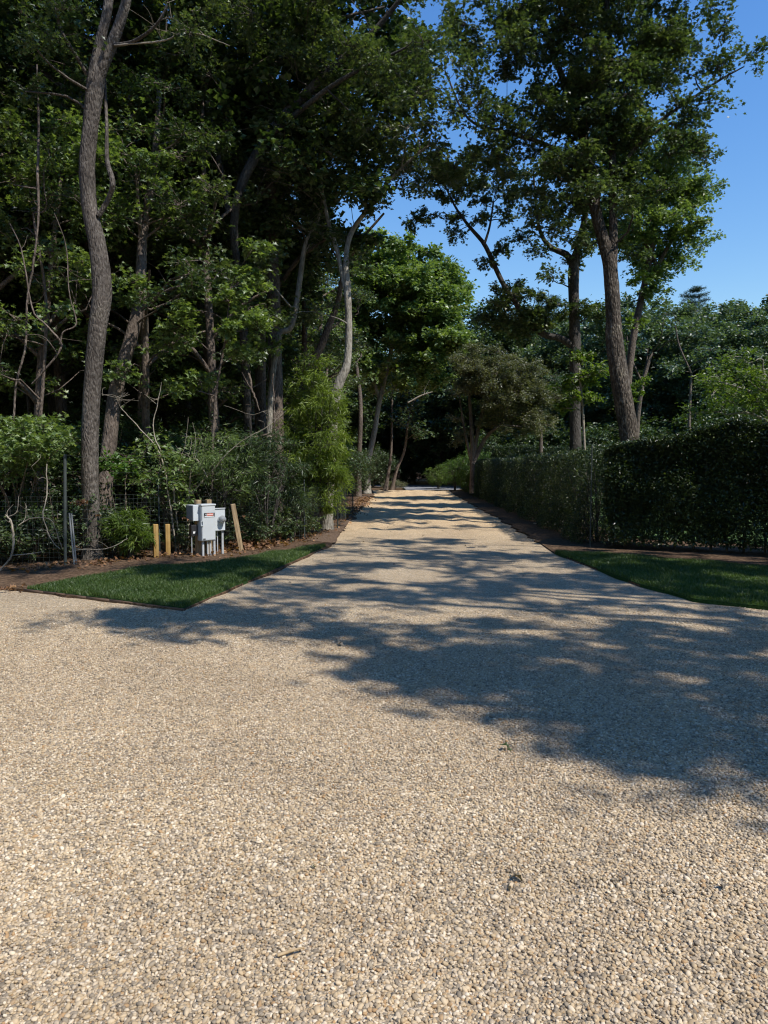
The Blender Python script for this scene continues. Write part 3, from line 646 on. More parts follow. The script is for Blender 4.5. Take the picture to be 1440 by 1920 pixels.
cl = fill([(1060, 30, 120, 90, D, 1.8), (1200, 60, 110, 85, D, 1.6), (1290, 40, 60, 45, D, .9), (1310, 70, 45, 40, D, .8), (1335, 15, 26, 30, D, .5), (960, 90, 80, 70, D - .3, 1.2), (1150, 170, 120, 80, D - .2, 1.7), (1270, 170, 60, 55, D, .9), (1030, 190, 90, 70, D, 1.3),
           (1375, 120, 40, 24, D, .4), (1330, 150, 30, 30, D, .4), (1385, 108, 22, 16, D, .3), (1335, 205, 22, 18, D, .3), (1300, 240, 14, 12, D, .3), (1335, 284, 22, 14, D, .3), (1305, 262, 8, 12, D, .2), (1130, 290, 100, 60, D, 1.4), (960, 230, 60, 45, D - .4, .9),
           (1060, 350, 60, 50, D, 1), (1180, 380, 70, 60, D, 1), (890, 60, 60, 60, D - .8, .8), (885, 180, 50, 60, D - .8, .7), (1130, 400, 50, 60, D - 1.3, .5), (1110, 300, 70, 60, D - 1.4, .6), (1150, -120, 220, 80, D, 2.0), (880, 290, 70, 45, D - .6, .8), (990, 320, 70, 60, D, .9), (1040, 400, 60, 40, D, .8), (1080, 250, 80, 60, D, 1.0), (1220, 280, 60, 60, D, .9), (1110, 450, 30, 40, D, .5), (1195, 460, 24, 40, D - .3, .4)], .5, .85)
cl = cl[~((cl[:, 0] / cl[:, 1] > .49) & (cl[:, 2] < 9.9) & (cl[:, 2] > 9.2))]
root9 = tree('oak_tree', 'large old oak with a thick scarred trunk rising behind the right hedge', 'tree', [t9, t9b, t9c, t9d, t9e, t9f], cl, 250, .115, OAK, 'oak', 'bark_oak', ntw=12, base=t9[0][0], sides=20, lump=.06, flare=False)
# suckers on the trunk
for rows in ([(1186, 745, D - .45, 26, 22, .25), (1195, 720, D - .4, 14, 18, .2)], [(1195, 520, D - .3, 18, 16, .25), (1190, 600, D - .35, 10, 12, .15)]):
    m = MB(); b = MB(); c4 = fill(rows, .17, 1.0); foliage(m, b, c4, 120, .085, OVAL, 0, 7, tw=.004); m.build('sucker_leaves', M['yellowish'], root9, smooth=False)

# brighter tree behind the big oak
D = 24
st = [pstem([(1168, 960, D, 15), (1172, 800, D, 14), (1185, 650, D, 13), (1215, 500, D, 11), (1235, 380, D, 9), (1230, 280, D, 4)], 30), pstem([(1232, 500, D, 8), (1270, 430, D, 6), (1300, 370, D, 3)], 12), pstem([(1232, 500, D, 8), (1200, 430, D, 6), (1180, 330, D, 3)], 12)]
cl = fill([(1230, 330, 70, 80, D, 1.7), (1275, 400, 55, 55, D, 1.4), (1225, 450, 80, 60, D, 1.7), (1280, 470, 36, 40, D, .9), (1190, 280, 60, 60, D + .5, 1.4), (1310, 350, 22, 20, D, .5), (1210, 530, 50, 30, D, 1), (1150, 420, 60, 60, D, 1.2)], .6, 1.0)
tree('deciduous_tree', 'brighter leafy tree bulging right against the sky behind the scarred oak trunk', 'tree', st, cl, 400, .13, OAK, 'oakb', 'bark', base=st[0][0][0])

# yellow green sapling at the foot of the fork tree
cl = fill([(1075, 720, 36, 34, 19.5, .55), (1110, 690, 26, 30, 19.5, .45), (1115, 740, 28, 24, 19.4, .4), (1055, 760, 16, 30, 19.5, .3), (1085, 670, 26, 14, 19.5, .3)], .32, .8)
tree('sapling', 'yellow green young tree in front of the dark forked trunk', 'tree', [pstem([(1098, 960, 19.5, 5), (1096, 850, 19.5, 5), (1092, 760, 19.5, 4), (1085, 690, 19.5, 3)], 16)], cl, 260, .11, OVAL, 'yellowish', 'twig', base=gp(1098, 985), flare=False, droop=.6)
# yellowish tree at the right edge
D = 17
cl = fill([(1400, 720, 75, 50, D, 1.5), (1355, 760, 50, 30, D, 1.0), (1450, 690, 60, 40, D, 1.3), (1350, 700, 30, 20, D, .5), (1500, 760, 70, 60, D, 1.5)], .45, .8)
tree('ornamental_tree', 'low spreading yellow green tree over the hedge at the right edge', 'tree',
     [pstem([(1475, 990, D, 14), (1470, 880, D, 13), (1455, 800, D, 11), (1440, 740, D, 8), (1430, 690, D, 4)], 18), pstem([(1455, 800, D, 8), (1420, 745, D, 6), (1380, 725, D, 4), (1345, 715, D, 2)], 12), pstem([(1455, 800, D, 8), (1405, 775, D, 5), (1360, 778, D, 3)], 12)],
     cl, 300, .085, OVAL, 'yellowish', 'bark_pale', base=gp(1475, 990), flare=False)

rng = np.random.default_rng(103)
# ================================================================== generic trees, shared meshes
def generic(name, label, cat, H, Rc, leaf, bark, size, per, ncl, low=.35, group=None, loc=(0, 0, 0), cr=.85, tmpl=WIDE, lean=.5, rz=0, shell=.35):
    base = np.array(loc, float)
    top = base + (rng.normal() * lean, rng.normal() * lean, H * .86)
    w_ = rng.normal(size=2) * .35
    q = [(*base, H * .008 + .03), (base[0] + w_[0] * .5, base[1] + w_[1] * .5, base[2] + H * .3, H * .0065 + .025), ((base[0] + top[0]) / 2 + w_[0], (base[1] + top[1]) / 2 + w_[1], base[2] + H * .58, H * .005 + .02), (*top, .03)]
    st = [stem(q, 26)]; P = st[0][0]
    for i in range(6):
        k = int(26 * rng.uniform(low + .02, .75)); a = i * 1.05 + rng.uniform(-.4, .4); l = Rc * rng.uniform(.55, .9)
        s_ = P[k]; e_ = s_ + np.array([math.cos(a) * l, math.sin(a) * l, l * rng.uniform(.35, .9)]); mid = (s_ + e_) / 2 + (0, 0, l * .12)
        st.append(stem([(*s_, st[0][1][k] * .6), (*mid, st[0][1][k] * .4), (*e_, .02)], 10))
    c = base + (top - base) * 0; c = np.array([(base[0] + top[0]) / 2, (base[1] + top[1]) / 2, base[2] + H * (low + (1 - low) / 2)])
    cl = sample_ell(c, np.array([Rc, Rc, H * (1 - low) / 2]), ncl, cr, .3, shell)
    return tree(name, label, cat, st, cl, per, size, tmpl, leaf, bark, group, 9, base, sides=9)
def shrub(name, label, H, Rc, leaf, size, per, ncl, tmpl=OVAL, loc=(0, 0, 0), group=None, cr=.35, droop=.25, bark='bark', stems=7, cat='shrub', low=.15, up=.7):
    base = np.array(loc, float); st = []
    for i in range(stems):
        a = i * 2.4 + rng.uniform(-.3, .3); l = Rc * rng.uniform(.2, .7)
        e_ = base + (math.cos(a) * l, math.sin(a) * l, H * rng.uniform(.6, .9)); m_ = base + (math.cos(a) * l * .35 + rng.normal() * .05, math.sin(a) * l * .35, H * .4)
        st.append(stem([(*(base + (math.cos(a) * .05, math.sin(a) * .05, 0)), .014 + H * .003), (*m_, .010 + H * .002), (*e_, .005)], 10))
    cl = sample_ell(base + (0, 0, H * (low + (1 - low) / 2)), np.array([Rc, Rc, H * (1 - low) / 2]), ncl, cr)
    if tmpl is BLADE and bark == 'bark': bark = 'bark_dark'
    root = empty(name, base, label, cat, group)
    b = MB()
    for P, Rd in st: b.tubes(P, Rd, 5, 0)
    attach(b, st, cl, .12, .004, .004, .3); f = MB(); foliage(f, b, cl, per, size, tmpl, 0, 8, up, droop, .7, .003)
    b.build('stems', M[bark], root); f.build('foliage', M[leaf], root, smooth=False)
    return root

rng = np.random.default_rng(301)
GL = 'tall dark tree crowded in the deep shade of the left woods'; GG = 'trees filling the left woods'
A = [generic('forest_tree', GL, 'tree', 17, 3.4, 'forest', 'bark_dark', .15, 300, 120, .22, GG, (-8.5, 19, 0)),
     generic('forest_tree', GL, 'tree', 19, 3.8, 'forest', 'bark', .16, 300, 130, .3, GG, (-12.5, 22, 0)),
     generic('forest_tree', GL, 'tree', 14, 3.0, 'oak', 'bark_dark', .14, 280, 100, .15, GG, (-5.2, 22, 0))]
spots = []
for yy in np.arange(17, 52, 4.0):
    xr = -3.0 + (yy - 17) * .06
    for xx in np.arange(xr, -.56 * yy - 7, -3.9): spots.append((xx + rng.uniform(-1.1, 1.1), yy + rng.uniform(-1.4, 1.4)))
used = [(-8.5, 19), (-12.5, 22), (-5.2, 22)]
for i, (x, y) in enumerate(spots):
    if min((x - a) ** 2 + (y - b) ** 2 for a, b in used) < 5: continue
    if y > 23 and x > -5.4: continue
    used.append((x, y)); s_ = rng.uniform(.85, 1.12)
    copy_thing(A[int(rng.integers(3))], (x, y, 0), rng.uniform(0, 6.28), (s_, s_, s_ * rng.uniform(.95, 1.1)), GL, GG)
# nearer filler beside the fence line, behind the left frame edge
for x, y in ((-11, 15.5), (-14.5, 17), (-9.8, 12.9), (-6.6, 16.2), (-3.4, 19.5)):
    s_ = rng.uniform(.8, .95); copy_thing(A[int(rng.integers(3))], (x, y, 0), rng.uniform(0, 6.28), (s_, s_, s_ * 1.1), GL, GG)

rng = np.random.default_rng(322)
YL = 'young oak with light leaves at the front of the left woods'; YG = 'young trees at the front of the left woods'
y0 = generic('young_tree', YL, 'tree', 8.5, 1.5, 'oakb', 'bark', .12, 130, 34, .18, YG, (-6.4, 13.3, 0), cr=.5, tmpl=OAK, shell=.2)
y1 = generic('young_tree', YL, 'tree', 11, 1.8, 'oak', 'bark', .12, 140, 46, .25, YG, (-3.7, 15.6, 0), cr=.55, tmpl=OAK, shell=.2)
for j, (x, y, s_) in enumerate(((-4.9, 14.6, 1.0), (-7.6, 13.6, 1.05), (-4.1, 17.6, 1.1), (-5.6, 16.4, 1.2), (-9.2, 15.0, 1.1), (-2.7, 22, 1.0), (-4.4, 18.6, 1.25), (-7.6, 17.2, 1.25), (-2.6, 26, 1.1), (-2.4, 30, 1.05), (-2.9, 34, 1.1), (-3.4, 39, 1.2), (-4.4, 24, 1.4), (-5.0, 29, 1.5))):
    copy_thing((y0, y1)[j % 2], (x, y, 0), rng.uniform(0, 6.28), (s_, s_, s_), YL, YG)

rng = np.random.default_rng(300)
WL = 'unseen tall tree added behind the forecourt to block sky light'; WG = 'unseen trees added around the forecourt to block sky light'
for x, y in ((-26, -16), (-20, -19), (-14, -22), (-8, -21), (-2, -24), (4, -26), (11, -25), (18, -24), (25, -20), (31, -14), (-30, -8), (-31, 0), (-29, 8), (34, -6), (36, 2), (-17, -27), (-5, -29), (8, -31), (-23, 3), (-22, -6), (22, -8), (25, 0), (24, 8)):  # added trees out of view; they block sky light and deepen the shade
    s_ = rng.uniform(.9, 1.1); copy_thing(A[int(rng.integers(3))], (x, y, 0), rng.uniform(0, 6.28), (s_ * 1.2, s_ * 1.2, s_), WL, WG)
FL = 'dark tree closing the view beyond the end of the drive'; FG = 'trees beyond the end of the drive'
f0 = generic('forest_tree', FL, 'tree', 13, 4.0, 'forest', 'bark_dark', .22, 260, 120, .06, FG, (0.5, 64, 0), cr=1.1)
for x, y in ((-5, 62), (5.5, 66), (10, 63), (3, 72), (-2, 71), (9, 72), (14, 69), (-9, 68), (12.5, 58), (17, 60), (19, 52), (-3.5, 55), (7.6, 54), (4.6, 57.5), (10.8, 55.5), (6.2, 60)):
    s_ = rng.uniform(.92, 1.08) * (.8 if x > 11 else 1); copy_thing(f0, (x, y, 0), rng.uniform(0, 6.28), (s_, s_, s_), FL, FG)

rng = np.random.default_rng(296)
BL = 'grey green broad tree in the belt behind the garden on the right'; BG = 'trees in the belt behind the right garden'
b0 = generic('deciduous_tree', BL, 'tree', 12.5, 4.6, 'grey', 'bark', .2, 330, 130, .22, BG, (17, 46, 0), cr=1.0)
b1 = generic('deciduous_tree', BL, 'tree', 14, 5.0, 'grey', 'bark', .22, 330, 140, .3, BG, (27, 52, 0), cr=1.1)
for j, (x, y, s_) in enumerate(((22.5, 49, 1.0), (13.5, 50, .88), (31, 48, 1.0), (35, 54, 1.1), (24, 58, 1.02), (17.5, 57, .9), (41, 50, 1.1), (11, 55, .85), (29.5, 60, 1.05), (20.5, 41, .72), (27, 42, .8), (37, 44, .95), (32, 37, .8))):
    copy_thing((b0, b1)[j % 2], (x, y, 0), rng.uniform(0, 6.28), (s_, s_, s_), BL, BG)
# dark understory of the right background
u0 = shrub('background_shrub', 'dark rounded shrub in the shade behind the right garden', 4.2, 2.6, 'forest', .16, 240, 60, WIDE, (14, 40, 0), 'dark shrubs behind the right garden', .8)
for x, y in ((18, 38.5), (22, 37), (26, 36), (30, 34), (11, 44), (34, 32), (9.2, 49), (16, 43), (38, 30)):
    s_ = rng.uniform(.9, 1.25); copy_thing(u0, (x, y, 0), rng.uniform(0, 6.28), (s_, s_, s_), 'dark rounded shrub in the shade behind the right garden', 'dark shrubs behind the right garden')

for x in np.arange(-40, 60, 5.5):
    s_ = rng.uniform(.9, 1.2); copy_thing(f0, (x, 88 + rng.uniform(-4, 4), 0), rng.uniform(0, 6.28), (s_ * 1.15, s_ * 1.15, s_), FL, FG)
def pine(loc, H, Rc, label):
    base = np.array(loc, float); root = empty('pine_tree', base, label, 'tree')
    P, Rd = stem([(*base, .2), (base[0] + .2, base[1], H * .5, .13), (base[0], base[1], H, .02)], 24)
    t = MB(); t.tubes(P, Rd, 8, 0); t.build('trunk', M['bark_red'], root)
    b = MB(); f = MB(); cl = []
    for z in np.arange(H * .35, H * .98, .55):
        l = Rc * (1 - (z / H)) ** .7 * 1.3 + .3
        for i in range(6):
            a = rng.uniform(0, 6.28); e_ = np.array([base[0] + math.cos(a) * l, base[1] + math.sin(a) * l, z + l * .15]); s_ = np.array([base[0], base[1], z])
            b.tubes(spline([s_, (s_ + e_) / 2 - (0, 0, .05), e_], 5), np.linspace(.04, .01, 5), 4, 0)
            for u in np.linspace(.4, 1, max(2, int(l / .5))): cl.append((*(s_ + (e_ - s_) * u), .42))
    foliage(f, b, cl, 130, .17, BLADE, 0, 9, .9, -.3, .6, .006)
    f.absorb(b, 1); f.build('crown', [M['needle'], M['bark_dark']], root, smooth='branches')
pine((13.2, 58, 0), 15.6, 3.2, 'dark pine top showing in the sky gap beside the forked tree')
pine((27.5, 64, 0), 17.5, 3.4, 'pointed pine rising above the tree belt at the right')
for rows, lab in (([(1196, 900, 30, 9), (1195, 800, 30, 8), (1205, 720, 30, 8), (1222, 660, 30, 5)], 'pale slim trunk just right of the scarred oak trunk'), ([(1292, 900, 34, 6), (1292, 800, 34, 6), (1296, 700, 34, 4)], 'thin bare trunk in the shade left of the yellow green tree')):
    s_ = pstem(rows, 16); px, py, d, _ = rows[-1]
    tree('deciduous_tree', lab, 'tree', [s_, pstem([(rows[2][0], rows[2][1], d, 4), (rows[2][0] - 22, rows[2][1] - 50, d, 3), (rows[2][0] - 30, rows[2][1] - 90, d, 2)], 10)], fill([(px, py - 30, 50, 40, d, 1.4)], .8, .7), 170, .15, WIDE, 'grey', 'bark', base=s_[0][0])

rng = np.random.default_rng(104)
# ================================================================== shade trees beside and behind the photographer
rng = np.random.default_rng(310)
SL = 'big roadside oak right of the forecourt, its crown shading the drive'; SG = 'roadside oaks shading the drive'
KX, KY = -SV.x / SV.z, -SV.y / SV.z
def shade_oak(base, blobs):
    """blobs: where the crown's shade lands (x, y), the crown's height there, radii, clumps"""
    base = np.array(base, float); W_ = [(x - KX * z, y - KY * z, z, rx, ry, rz, n) for x, y, z, rx, ry, rz, n in blobs]
    lean = np.array(W_)[:, :2].mean(0)
    st = [stem([(*base, .30), (base[0] - .2, base[1] + .1, 3, .25), (base[0] * .8 + lean[0] * .2, base[1] * .8 + lean[1] * .2, 7, .2), (lean[0] * .6 + base[0] * .4, lean[1] * .6 + base[1] * .4, 13, .06)], 30)]
    cl = []
    for (x, y, z, rx, ry, rz, n) in W_:
        s_ = st[0][0][14]; st.append(stem([(*s_, .09), (s_[0] * .7 + x * .3 + rng.normal() * .5, s_[1] * .7 + y * .3 + rng.normal() * .5, s_[2] * .6 + z * .4 + .5, .06), (s_[0] * .3 + x * .7 + rng.normal() * .4, s_[1] * .3 + y * .7 + rng.normal() * .4, s_[2] * .2 + z * .8, .04), (x, y, z, .02)], 14, .02))
        cl.append(sample_ell(np.array([x, y, z]), np.array([rx * 1.1, ry * 1.15, rz]), int(n * 1.1), .5, .5))
    return tree('oak_tree', SL, 'tree', st, np.vstack(cl), 120, .14, OAK, 'oak', 'bark', SG, 8, base)
shade_oak((13.5, -1.5, 0), [(2.0, 3.8, 11, .9, .35, .6, 10), (1.2, 4.4, 11.2, .8, .3, .6, 8), (.2, 5.5, 11.4, .9, .3, .6, 8), (2.9, 4.6, 10.8, 1.2, .7, .8, 9), (1.7, 5.3, 11.2, 1.3, .5, .8, 12), (3.0, 6.3, 11.2, 1.3, .6, .8, 7), (3.0, 3.4, 11, 1.2, .4, .8, 8), (4.8, 5.8, 11, 1.8, .9, 1.0, 16), (3.6, 4.6, 11, 2.0, .9, 1.0, 18), (1.0, 6.3, 11.5, 1.8, .8, .9, 15), (-1.4, 7.1, 12, 1.5, .7, .8, 12), (5.5, 3.6, 10.5, 2.0, 1.0, 1.2, 16)])
shade_oak((14.5, 1.5, 0), [(-2.5, 7.3, 12, 1.0, .35, .6, 7), (-.6, 8.4, 12, 1.3, .4, .7, 8), (2.6, 10.3, 12.5, 1.6, .5, .8, 11), (.3, 11.3, 13, 1.6, .4, .8, 9), (-2.7, 10.9, 13, 1.1, .45, .7, 7), (-3.4, 9.9, 12.8, .8, .35, .6, 5), (4.2, 7.4, 11.5, 2.2, 1.1, 1.2, 14), (1.6, 8.8, 12, 2.0, 1.0, 1.0, 17), (-1.6, 10.3, 12.5, 1.8, .9, 1.0, 15), (7.5, 8.0, 11, 2.2, 1.6, 1.4, 26), (5.4, 10.0, 11.5, 1.7, .8, .9, 16), (3.6, 9.6, 12, 1.2, .6, .8, 8), (-4.6, 10.6, 13, .9, .5, .6, 5)])
shade_oak((16.5, 6.2, 0), [(8.4, 13.0, 12, 2.2, 1.2, 1.4, 20), (11.5, 12.6, 11.5, 2.2, 1.4, 1.4, 20), (6.5, 11.3, 12, 2.4, 1.4, 1.4, 30), (3.4, 12.0, 13, 2.0, .9, 1.0, 16), (.6, 12.6, 13.5, 2.0, .8, 1.0, 14), (9.5, 10.2, 11, 2.2, 1.8, 1.6, 26), (.8, 14.4, 14, 1.8, .6, .8, 10), (1.0, 18.2, 15, 2.4, .5, .7, 8)])
rng = np.random.default_rng(105)
# ================================================================== HEDGES
def hedge(label, A_, B_, W, H, dens, size, lf='hedge', base_gap=.0, rows=1, openlow=0.0, ramp_=0.0):
    A_ = np.array(A_, float); B_ = np.array(B_, float); d = B_ - A_; Ln = np.linalg.norm(d); u = d / Ln; n = np.array([-u[1], u[0]])
    root = empty('hedge', (A_[0], A_[1], ZL - .01), label, 'hedge')
    # leaves: shell on both faces and the top, thinner inside
    area = Ln * (2 * H + W); ns = int(area * dens); L_ = []
    s = rng.random(ns); side = rng.random(ns); t = rng.random(ns) * Ln
    fr = 2 * H / (2 * H + W); onside = side < fr
    dep_ = np.abs(rng.normal(0, .09, ns)); bul = .06 * np.sin(t * 2.1) + .05 * np.sin(t * 5.3 + 1) 
    z = np.where(onside, base_gap + (H - base_gap) * s, H - dep_); z = np.where(onside, z, z + .035 * np.sin(t * 3.7) + .03 * np.sin(t * 9))
    sg = np.where(rng.random(ns) < .5, 1, -1)
    off = np.where(onside, sg * (W / 2 - dep_ + bul + .06 * np.sin(z * 5 + t * 2)), (s - .5) * W)
    hf = lambda tt: (1 - .2 * np.clip(1 - tt / ramp_, 0, 1) if ramp_ else 1.0) + .018 * np.sin(tt * 1.3) + .012 * np.sin(tt * 3.1 + 1)
    z = z * hf(t)
    P = np.column_stack([A_[0] + u[0] * t + n[0] * off, A_[1] + u[1] * t + n[1] * off, z + ZL])
    low = (z < openlow + .35 * np.sin(t * 2.7) * (openlow > 0)) & (rng.random(ns) < .45); P = P[~low]
    ni = int(Ln * W * H * dens * .9); q = np.column_stack([rng.random(ni) * Ln, (rng.random(ni) - .5) * W * .9, base_gap + rng.random(ni) * (H - base_gap - .05)])
    keep = (q[:, 2] > openlow) | (rng.random(ni) < .4); q = q[keep]
    Q = np.column_stack([A_[0] + u[0] * q[:, 0] + n[0] * q[:, 1], A_[1] + u[1] * q[:, 0] + n[1] * q[:, 1], q[:, 2] * hf(q[:, 0]) + ZL])
    # stray shoots above the trimmed top
    m = int(Ln * 14); tt = rng.random(m) * Ln; oo = (rng.random(m) - .5) * W; hh = rng.uniform(.02, .13, m)
    S = np.repeat(np.column_stack([A_[0] + u[0] * tt + n[0] * oo, A_[1] + u[1] * tt + n[1] * oo, H * hf(tt) + ZL]), 5, 0); S[:, 2] += np.repeat(hh, 5) * np.tile(np.linspace(.1, 1, 5), m)
    f = MB(); leaves(f, np.vstack([P, Q, S]), size, OVAL, 0, .25, 0); f.build('foliage', M[lf], root, smooth=False)
    b = MB(); k = int(Ln / .28); tb = np.linspace(.1, Ln - .1, k) + rng.uniform(-.08, .08, k)
    for r_ in range(4):
        ob = rng.uniform(-.32, .32, k) * W; x = A_[0] + u[0] * tb + n[0] * ob * .3; y = A_[1] + u[1] * tb + n[1] * ob * .3
        x2 = x + rng.normal(0, .12, k) + n[0] * ob; y2 = y + rng.normal(0, .12, k) + n[1] * ob
        Pb = np.stack([np.column_stack([x, y, np.full(k, ZL - .02)]), np.column_stack([(x + x2) / 2 + rng.normal(0, .03, k), (y + y2) / 2, np.full(k, H * .4)]), np.column_stack([x2, y2, H * rng.uniform(.75, .95, k)])], 1)
        b.tubes(Pb, np.outer(rng.uniform(.8, 1.4, k), [.013, .009, .004]), 5, 0)
    b.build('stems', M['bark_dark'], root)
    return root
hedge('long low clipped hedge running along the right side of the drive', (4.35, 13.9), (5.5, 46), 1.0, 1.80, 1600, .05, 'hedge')
hedge('tall dark see-through hedge behind the right lawn', (4.35, 13.75), (13, 8.6), .95, 2.28, 3900, .062, 'hedge', .1, openlow=.5, ramp_=2.2)
hedge('dark square trimmed hedge far back beyond the low hedge', (5.6, 40), (15, 38), 1.4, 2.6, 500, .11)
M['post_metal'] = plain('weathered_galvanised_metal', (.30, .31, .31), .55, .5)
M['post_dark'] = plain('dark_painted_metal', (.055, .065, .06), .8, .0, .2)
M['wood'] = barkmat('weathered_wood', (.25, .17, .09), (.42, .30, .17), (.55, .42, .26), 5, .25, .08)
M['wood_new'] = barkmat('yellow_treated_timber', (.30, .17, .05), (.44, .27, .09), (.55, .38, .16), 5, .15, .06)
def post(name, label, rows, mat, cat='post', sides=8, parent=None, cap=True):
    P, Rd = pstem(rows, 8); b = MB(); b.tubes(P, Rd, sides, 0, cap=cap)
    o = b.build(name, M[mat], parent); 
    if parent is None: tag(o, label, cat)
    return o
pole = post('fence_post', 'thin grey metal post at the corner of the tall right hedge', [(1106, 1030, 13.45, 2.2), (1108, 940, 13.45, 2.2), (1110, 834, 13.45, 2.2)], 'post_dark')

# rounded shrubs at the far end
o = shrub('boxwood_ball', 'round clipped bush at the foot of the bronze tree', 1.0, 1.0, 'fresh', .06, 260, 60, OVAL, (*gp(895, 925)[:2] + (0.5, -3), ZL), None, .28, cat='bush')
o.location.x, o.location.y = 4.9, 38.2; o.location.z = 1.25 * .9
o.location.z = ZL; o.scale = (1, 1, 2.3)
p = shrub('shrub', 'bright feathery green shrub where the low hedge ends', 2.2, .9, 'fresh', .09, 220, 45, BLADE, (4.55, 45.6, ZL), None, .35)
p = shrub('shrub', 'small yellow green bush beside the asphalt', 1.6, .9, 'yellowish', .07, 240, 40, OVAL, (3.75, 49, ZL), None, .35)
mnd = shrub('shrub', 'low brown green mound left of the asphalt', .55, .9, 'bronze', .07, 160, 24, OVAL, (.75, 48.3, ZL), None, .3)

rng = np.random.default_rng(106)
# ================================================================== BAMBOO along the fence
BM = [shrub('bamboo_clump', 'nearest lime green bamboo clump behind the wire fence', 3.9, .62, 'lime', .13, 200, 80, BLADE, (-1.52, 16.3, ZL), None, .36, .7, stems=16, cat='bamboo', low=.04, up=.3)]
for (x, y, s_, lab) in ((-1.75, 18.3, .95, 'second bamboo clump from the front, along the drive'), (-1.75, 20.3, .9, 'third bamboo clump from the front, along the drive'), (-1.7, 22.4, .82, 'farthest bamboo clump, shortest of the row')):
    copy_thing(BM[0], (x, y, ZL), rng.uniform(0, 6), (s_, s_, s_), lab, 'bamboo clumps along the drive')
BM[0]['group'] = 'bamboo clumps along the drive'

rng = np.random.default_rng(107)
# ================================================================== UNDERSTORY behind the fence
shrub('shrub', 'broad leaved bush sunlit at the left edge above the fence', 2.35, 1.05, 'oakb', .10, 130, 40, OAK, (-6.0, 11.5, ZL), None, .33, low=.6)
shrub('shrub', 'small leafy bush low behind the fence at the far left', 1.3, .9, 'forest', .07, 130, 40, OVAL, (-5.4, 11.9, ZL), None, .3)
shrub('shrub', 'leafy sprig between the two left trunks and the timber stubs', 1.75, .35, 'fresh', .09, 110, 7, OVAL, (*wp(218, 1050, 12.3)[:2], ZL), None, .26, low=.75, stems=3)
shrub('shrub', 'loose sunlit bush behind the timber stubs', 1.9, .75, 'oakb', .085, 90, 26, OVAL, (*wp(315, 1040, 12.9)[:2], ZL), None, .28, low=.35)
shrub('shrub', 'drooping narrow leaved bush behind the meter cabinets', 2.1, .8, 'oakb', .11, 120, 28, BLADE, (*wp(420, 1030, 13.3)[:2], ZL), None, .3, droop=.8, low=.4)
shrub('shrub', 'drooping narrow leaved bush right of the leaning stake', 2.2, .9, 'forest', .13, 150, 36, BLADE, (*wp(500, 1020, 13.9)[:2], ZL), None, .32, droop=.9, low=.3)
shrub('shrub', 'narrow leaved bush against the bamboo', 1.15, .45, 'forest', .11, 110, 12, BLADE, (*wp(545, 1015, 14.6)[:2], ZL), None, .3, droop=.8, low=.4)
fern = shrub('bamboo_plant', 'small bright green bamboo plant in front of the fence', .74, .36, 'yellowish', .12, 120, 30, BLADE, (*wp(246, 1052, 11.8)[:2], ZL), None, .17, droop=.1, stems=12, cat='plant', low=.2, up=.2)
us = shrub('understory_shrub', 'dark shrub in the deep shade under the trees', 2.6, 1.5, 'forest', .10, 170, 60, OVAL, (-7.8, 14.2, ZL), 'dark shrubs in the deep shade under the trees', .5)
for x, y in ((-5.6, 14.8), (-9.8, 13.6), (-3.9, 15.2), (-11.5, 15), (-6.8, 17), (-4.4, 18), (-9, 17), (-2.8, 20.5), (-5, 21), (-12.5, 12.3), (-3, 24), (-2.6, 28), (-2, 32), (-1.6, 37), (-2.6, 42), (-.8, 51.5), (-3, 47), (2.2, 61), (6, 60.5), (-2, 59), (9, 57), (0, 62.5), (4, 62.5), (8, 61), (11, 58), (7.5, 64), (2, 65), (-4, 62), (13, 55)):
    s_ = rng.uniform(.85, 1.2); copy_thing(us, (x, y, ZL), rng.uniform(0, 6.28), (s_, s_, s_), 'dark shrub in the deep shade under the trees', 'dark shrubs in the deep shade under the trees')

for x in np.arange(-16, 22, 3.0):
    s_ = rng.uniform(2.6, 3.2); copy_thing(us, (x, 79 + rng.uniform(-2, 2), ZL), rng.uniform(0, 6.28), (s_, s_, s_ * .8), 'dark shrub in the deep shade under the trees', 'dark shrubs in the deep shade under the trees')
gv = shrub('creeper', 'low leafy creeper tangled in the foot of the wire fence', .75, .5, 'oak', .075, 90, 22, OVAL, (*wp(60, 1050, 11.3)[:2], ZL), 'low creepers along the wire fence', .22, bark='bark')
for px, py, d in ((-20, 1060, 10.9), (115, 1045, 11.7), (345, 1030, 12.9), (480, 1020, 13.6), (520, 1010, 14.2), (215, 1040, 12.5), (20, 1040, 11.4), (560, 1000, 15.2), (410, 1020, 13.4)):
    s_ = rng.uniform(.7, 1.2); q = wp(px, py, d); copy_thing(gv, (q[0], q[1], ZL), rng.uniform(0, 6.28), (s_, s_, s_), 'low leafy creeper tangled in the foot of the wire fence', 'low creepers along the wire fence')
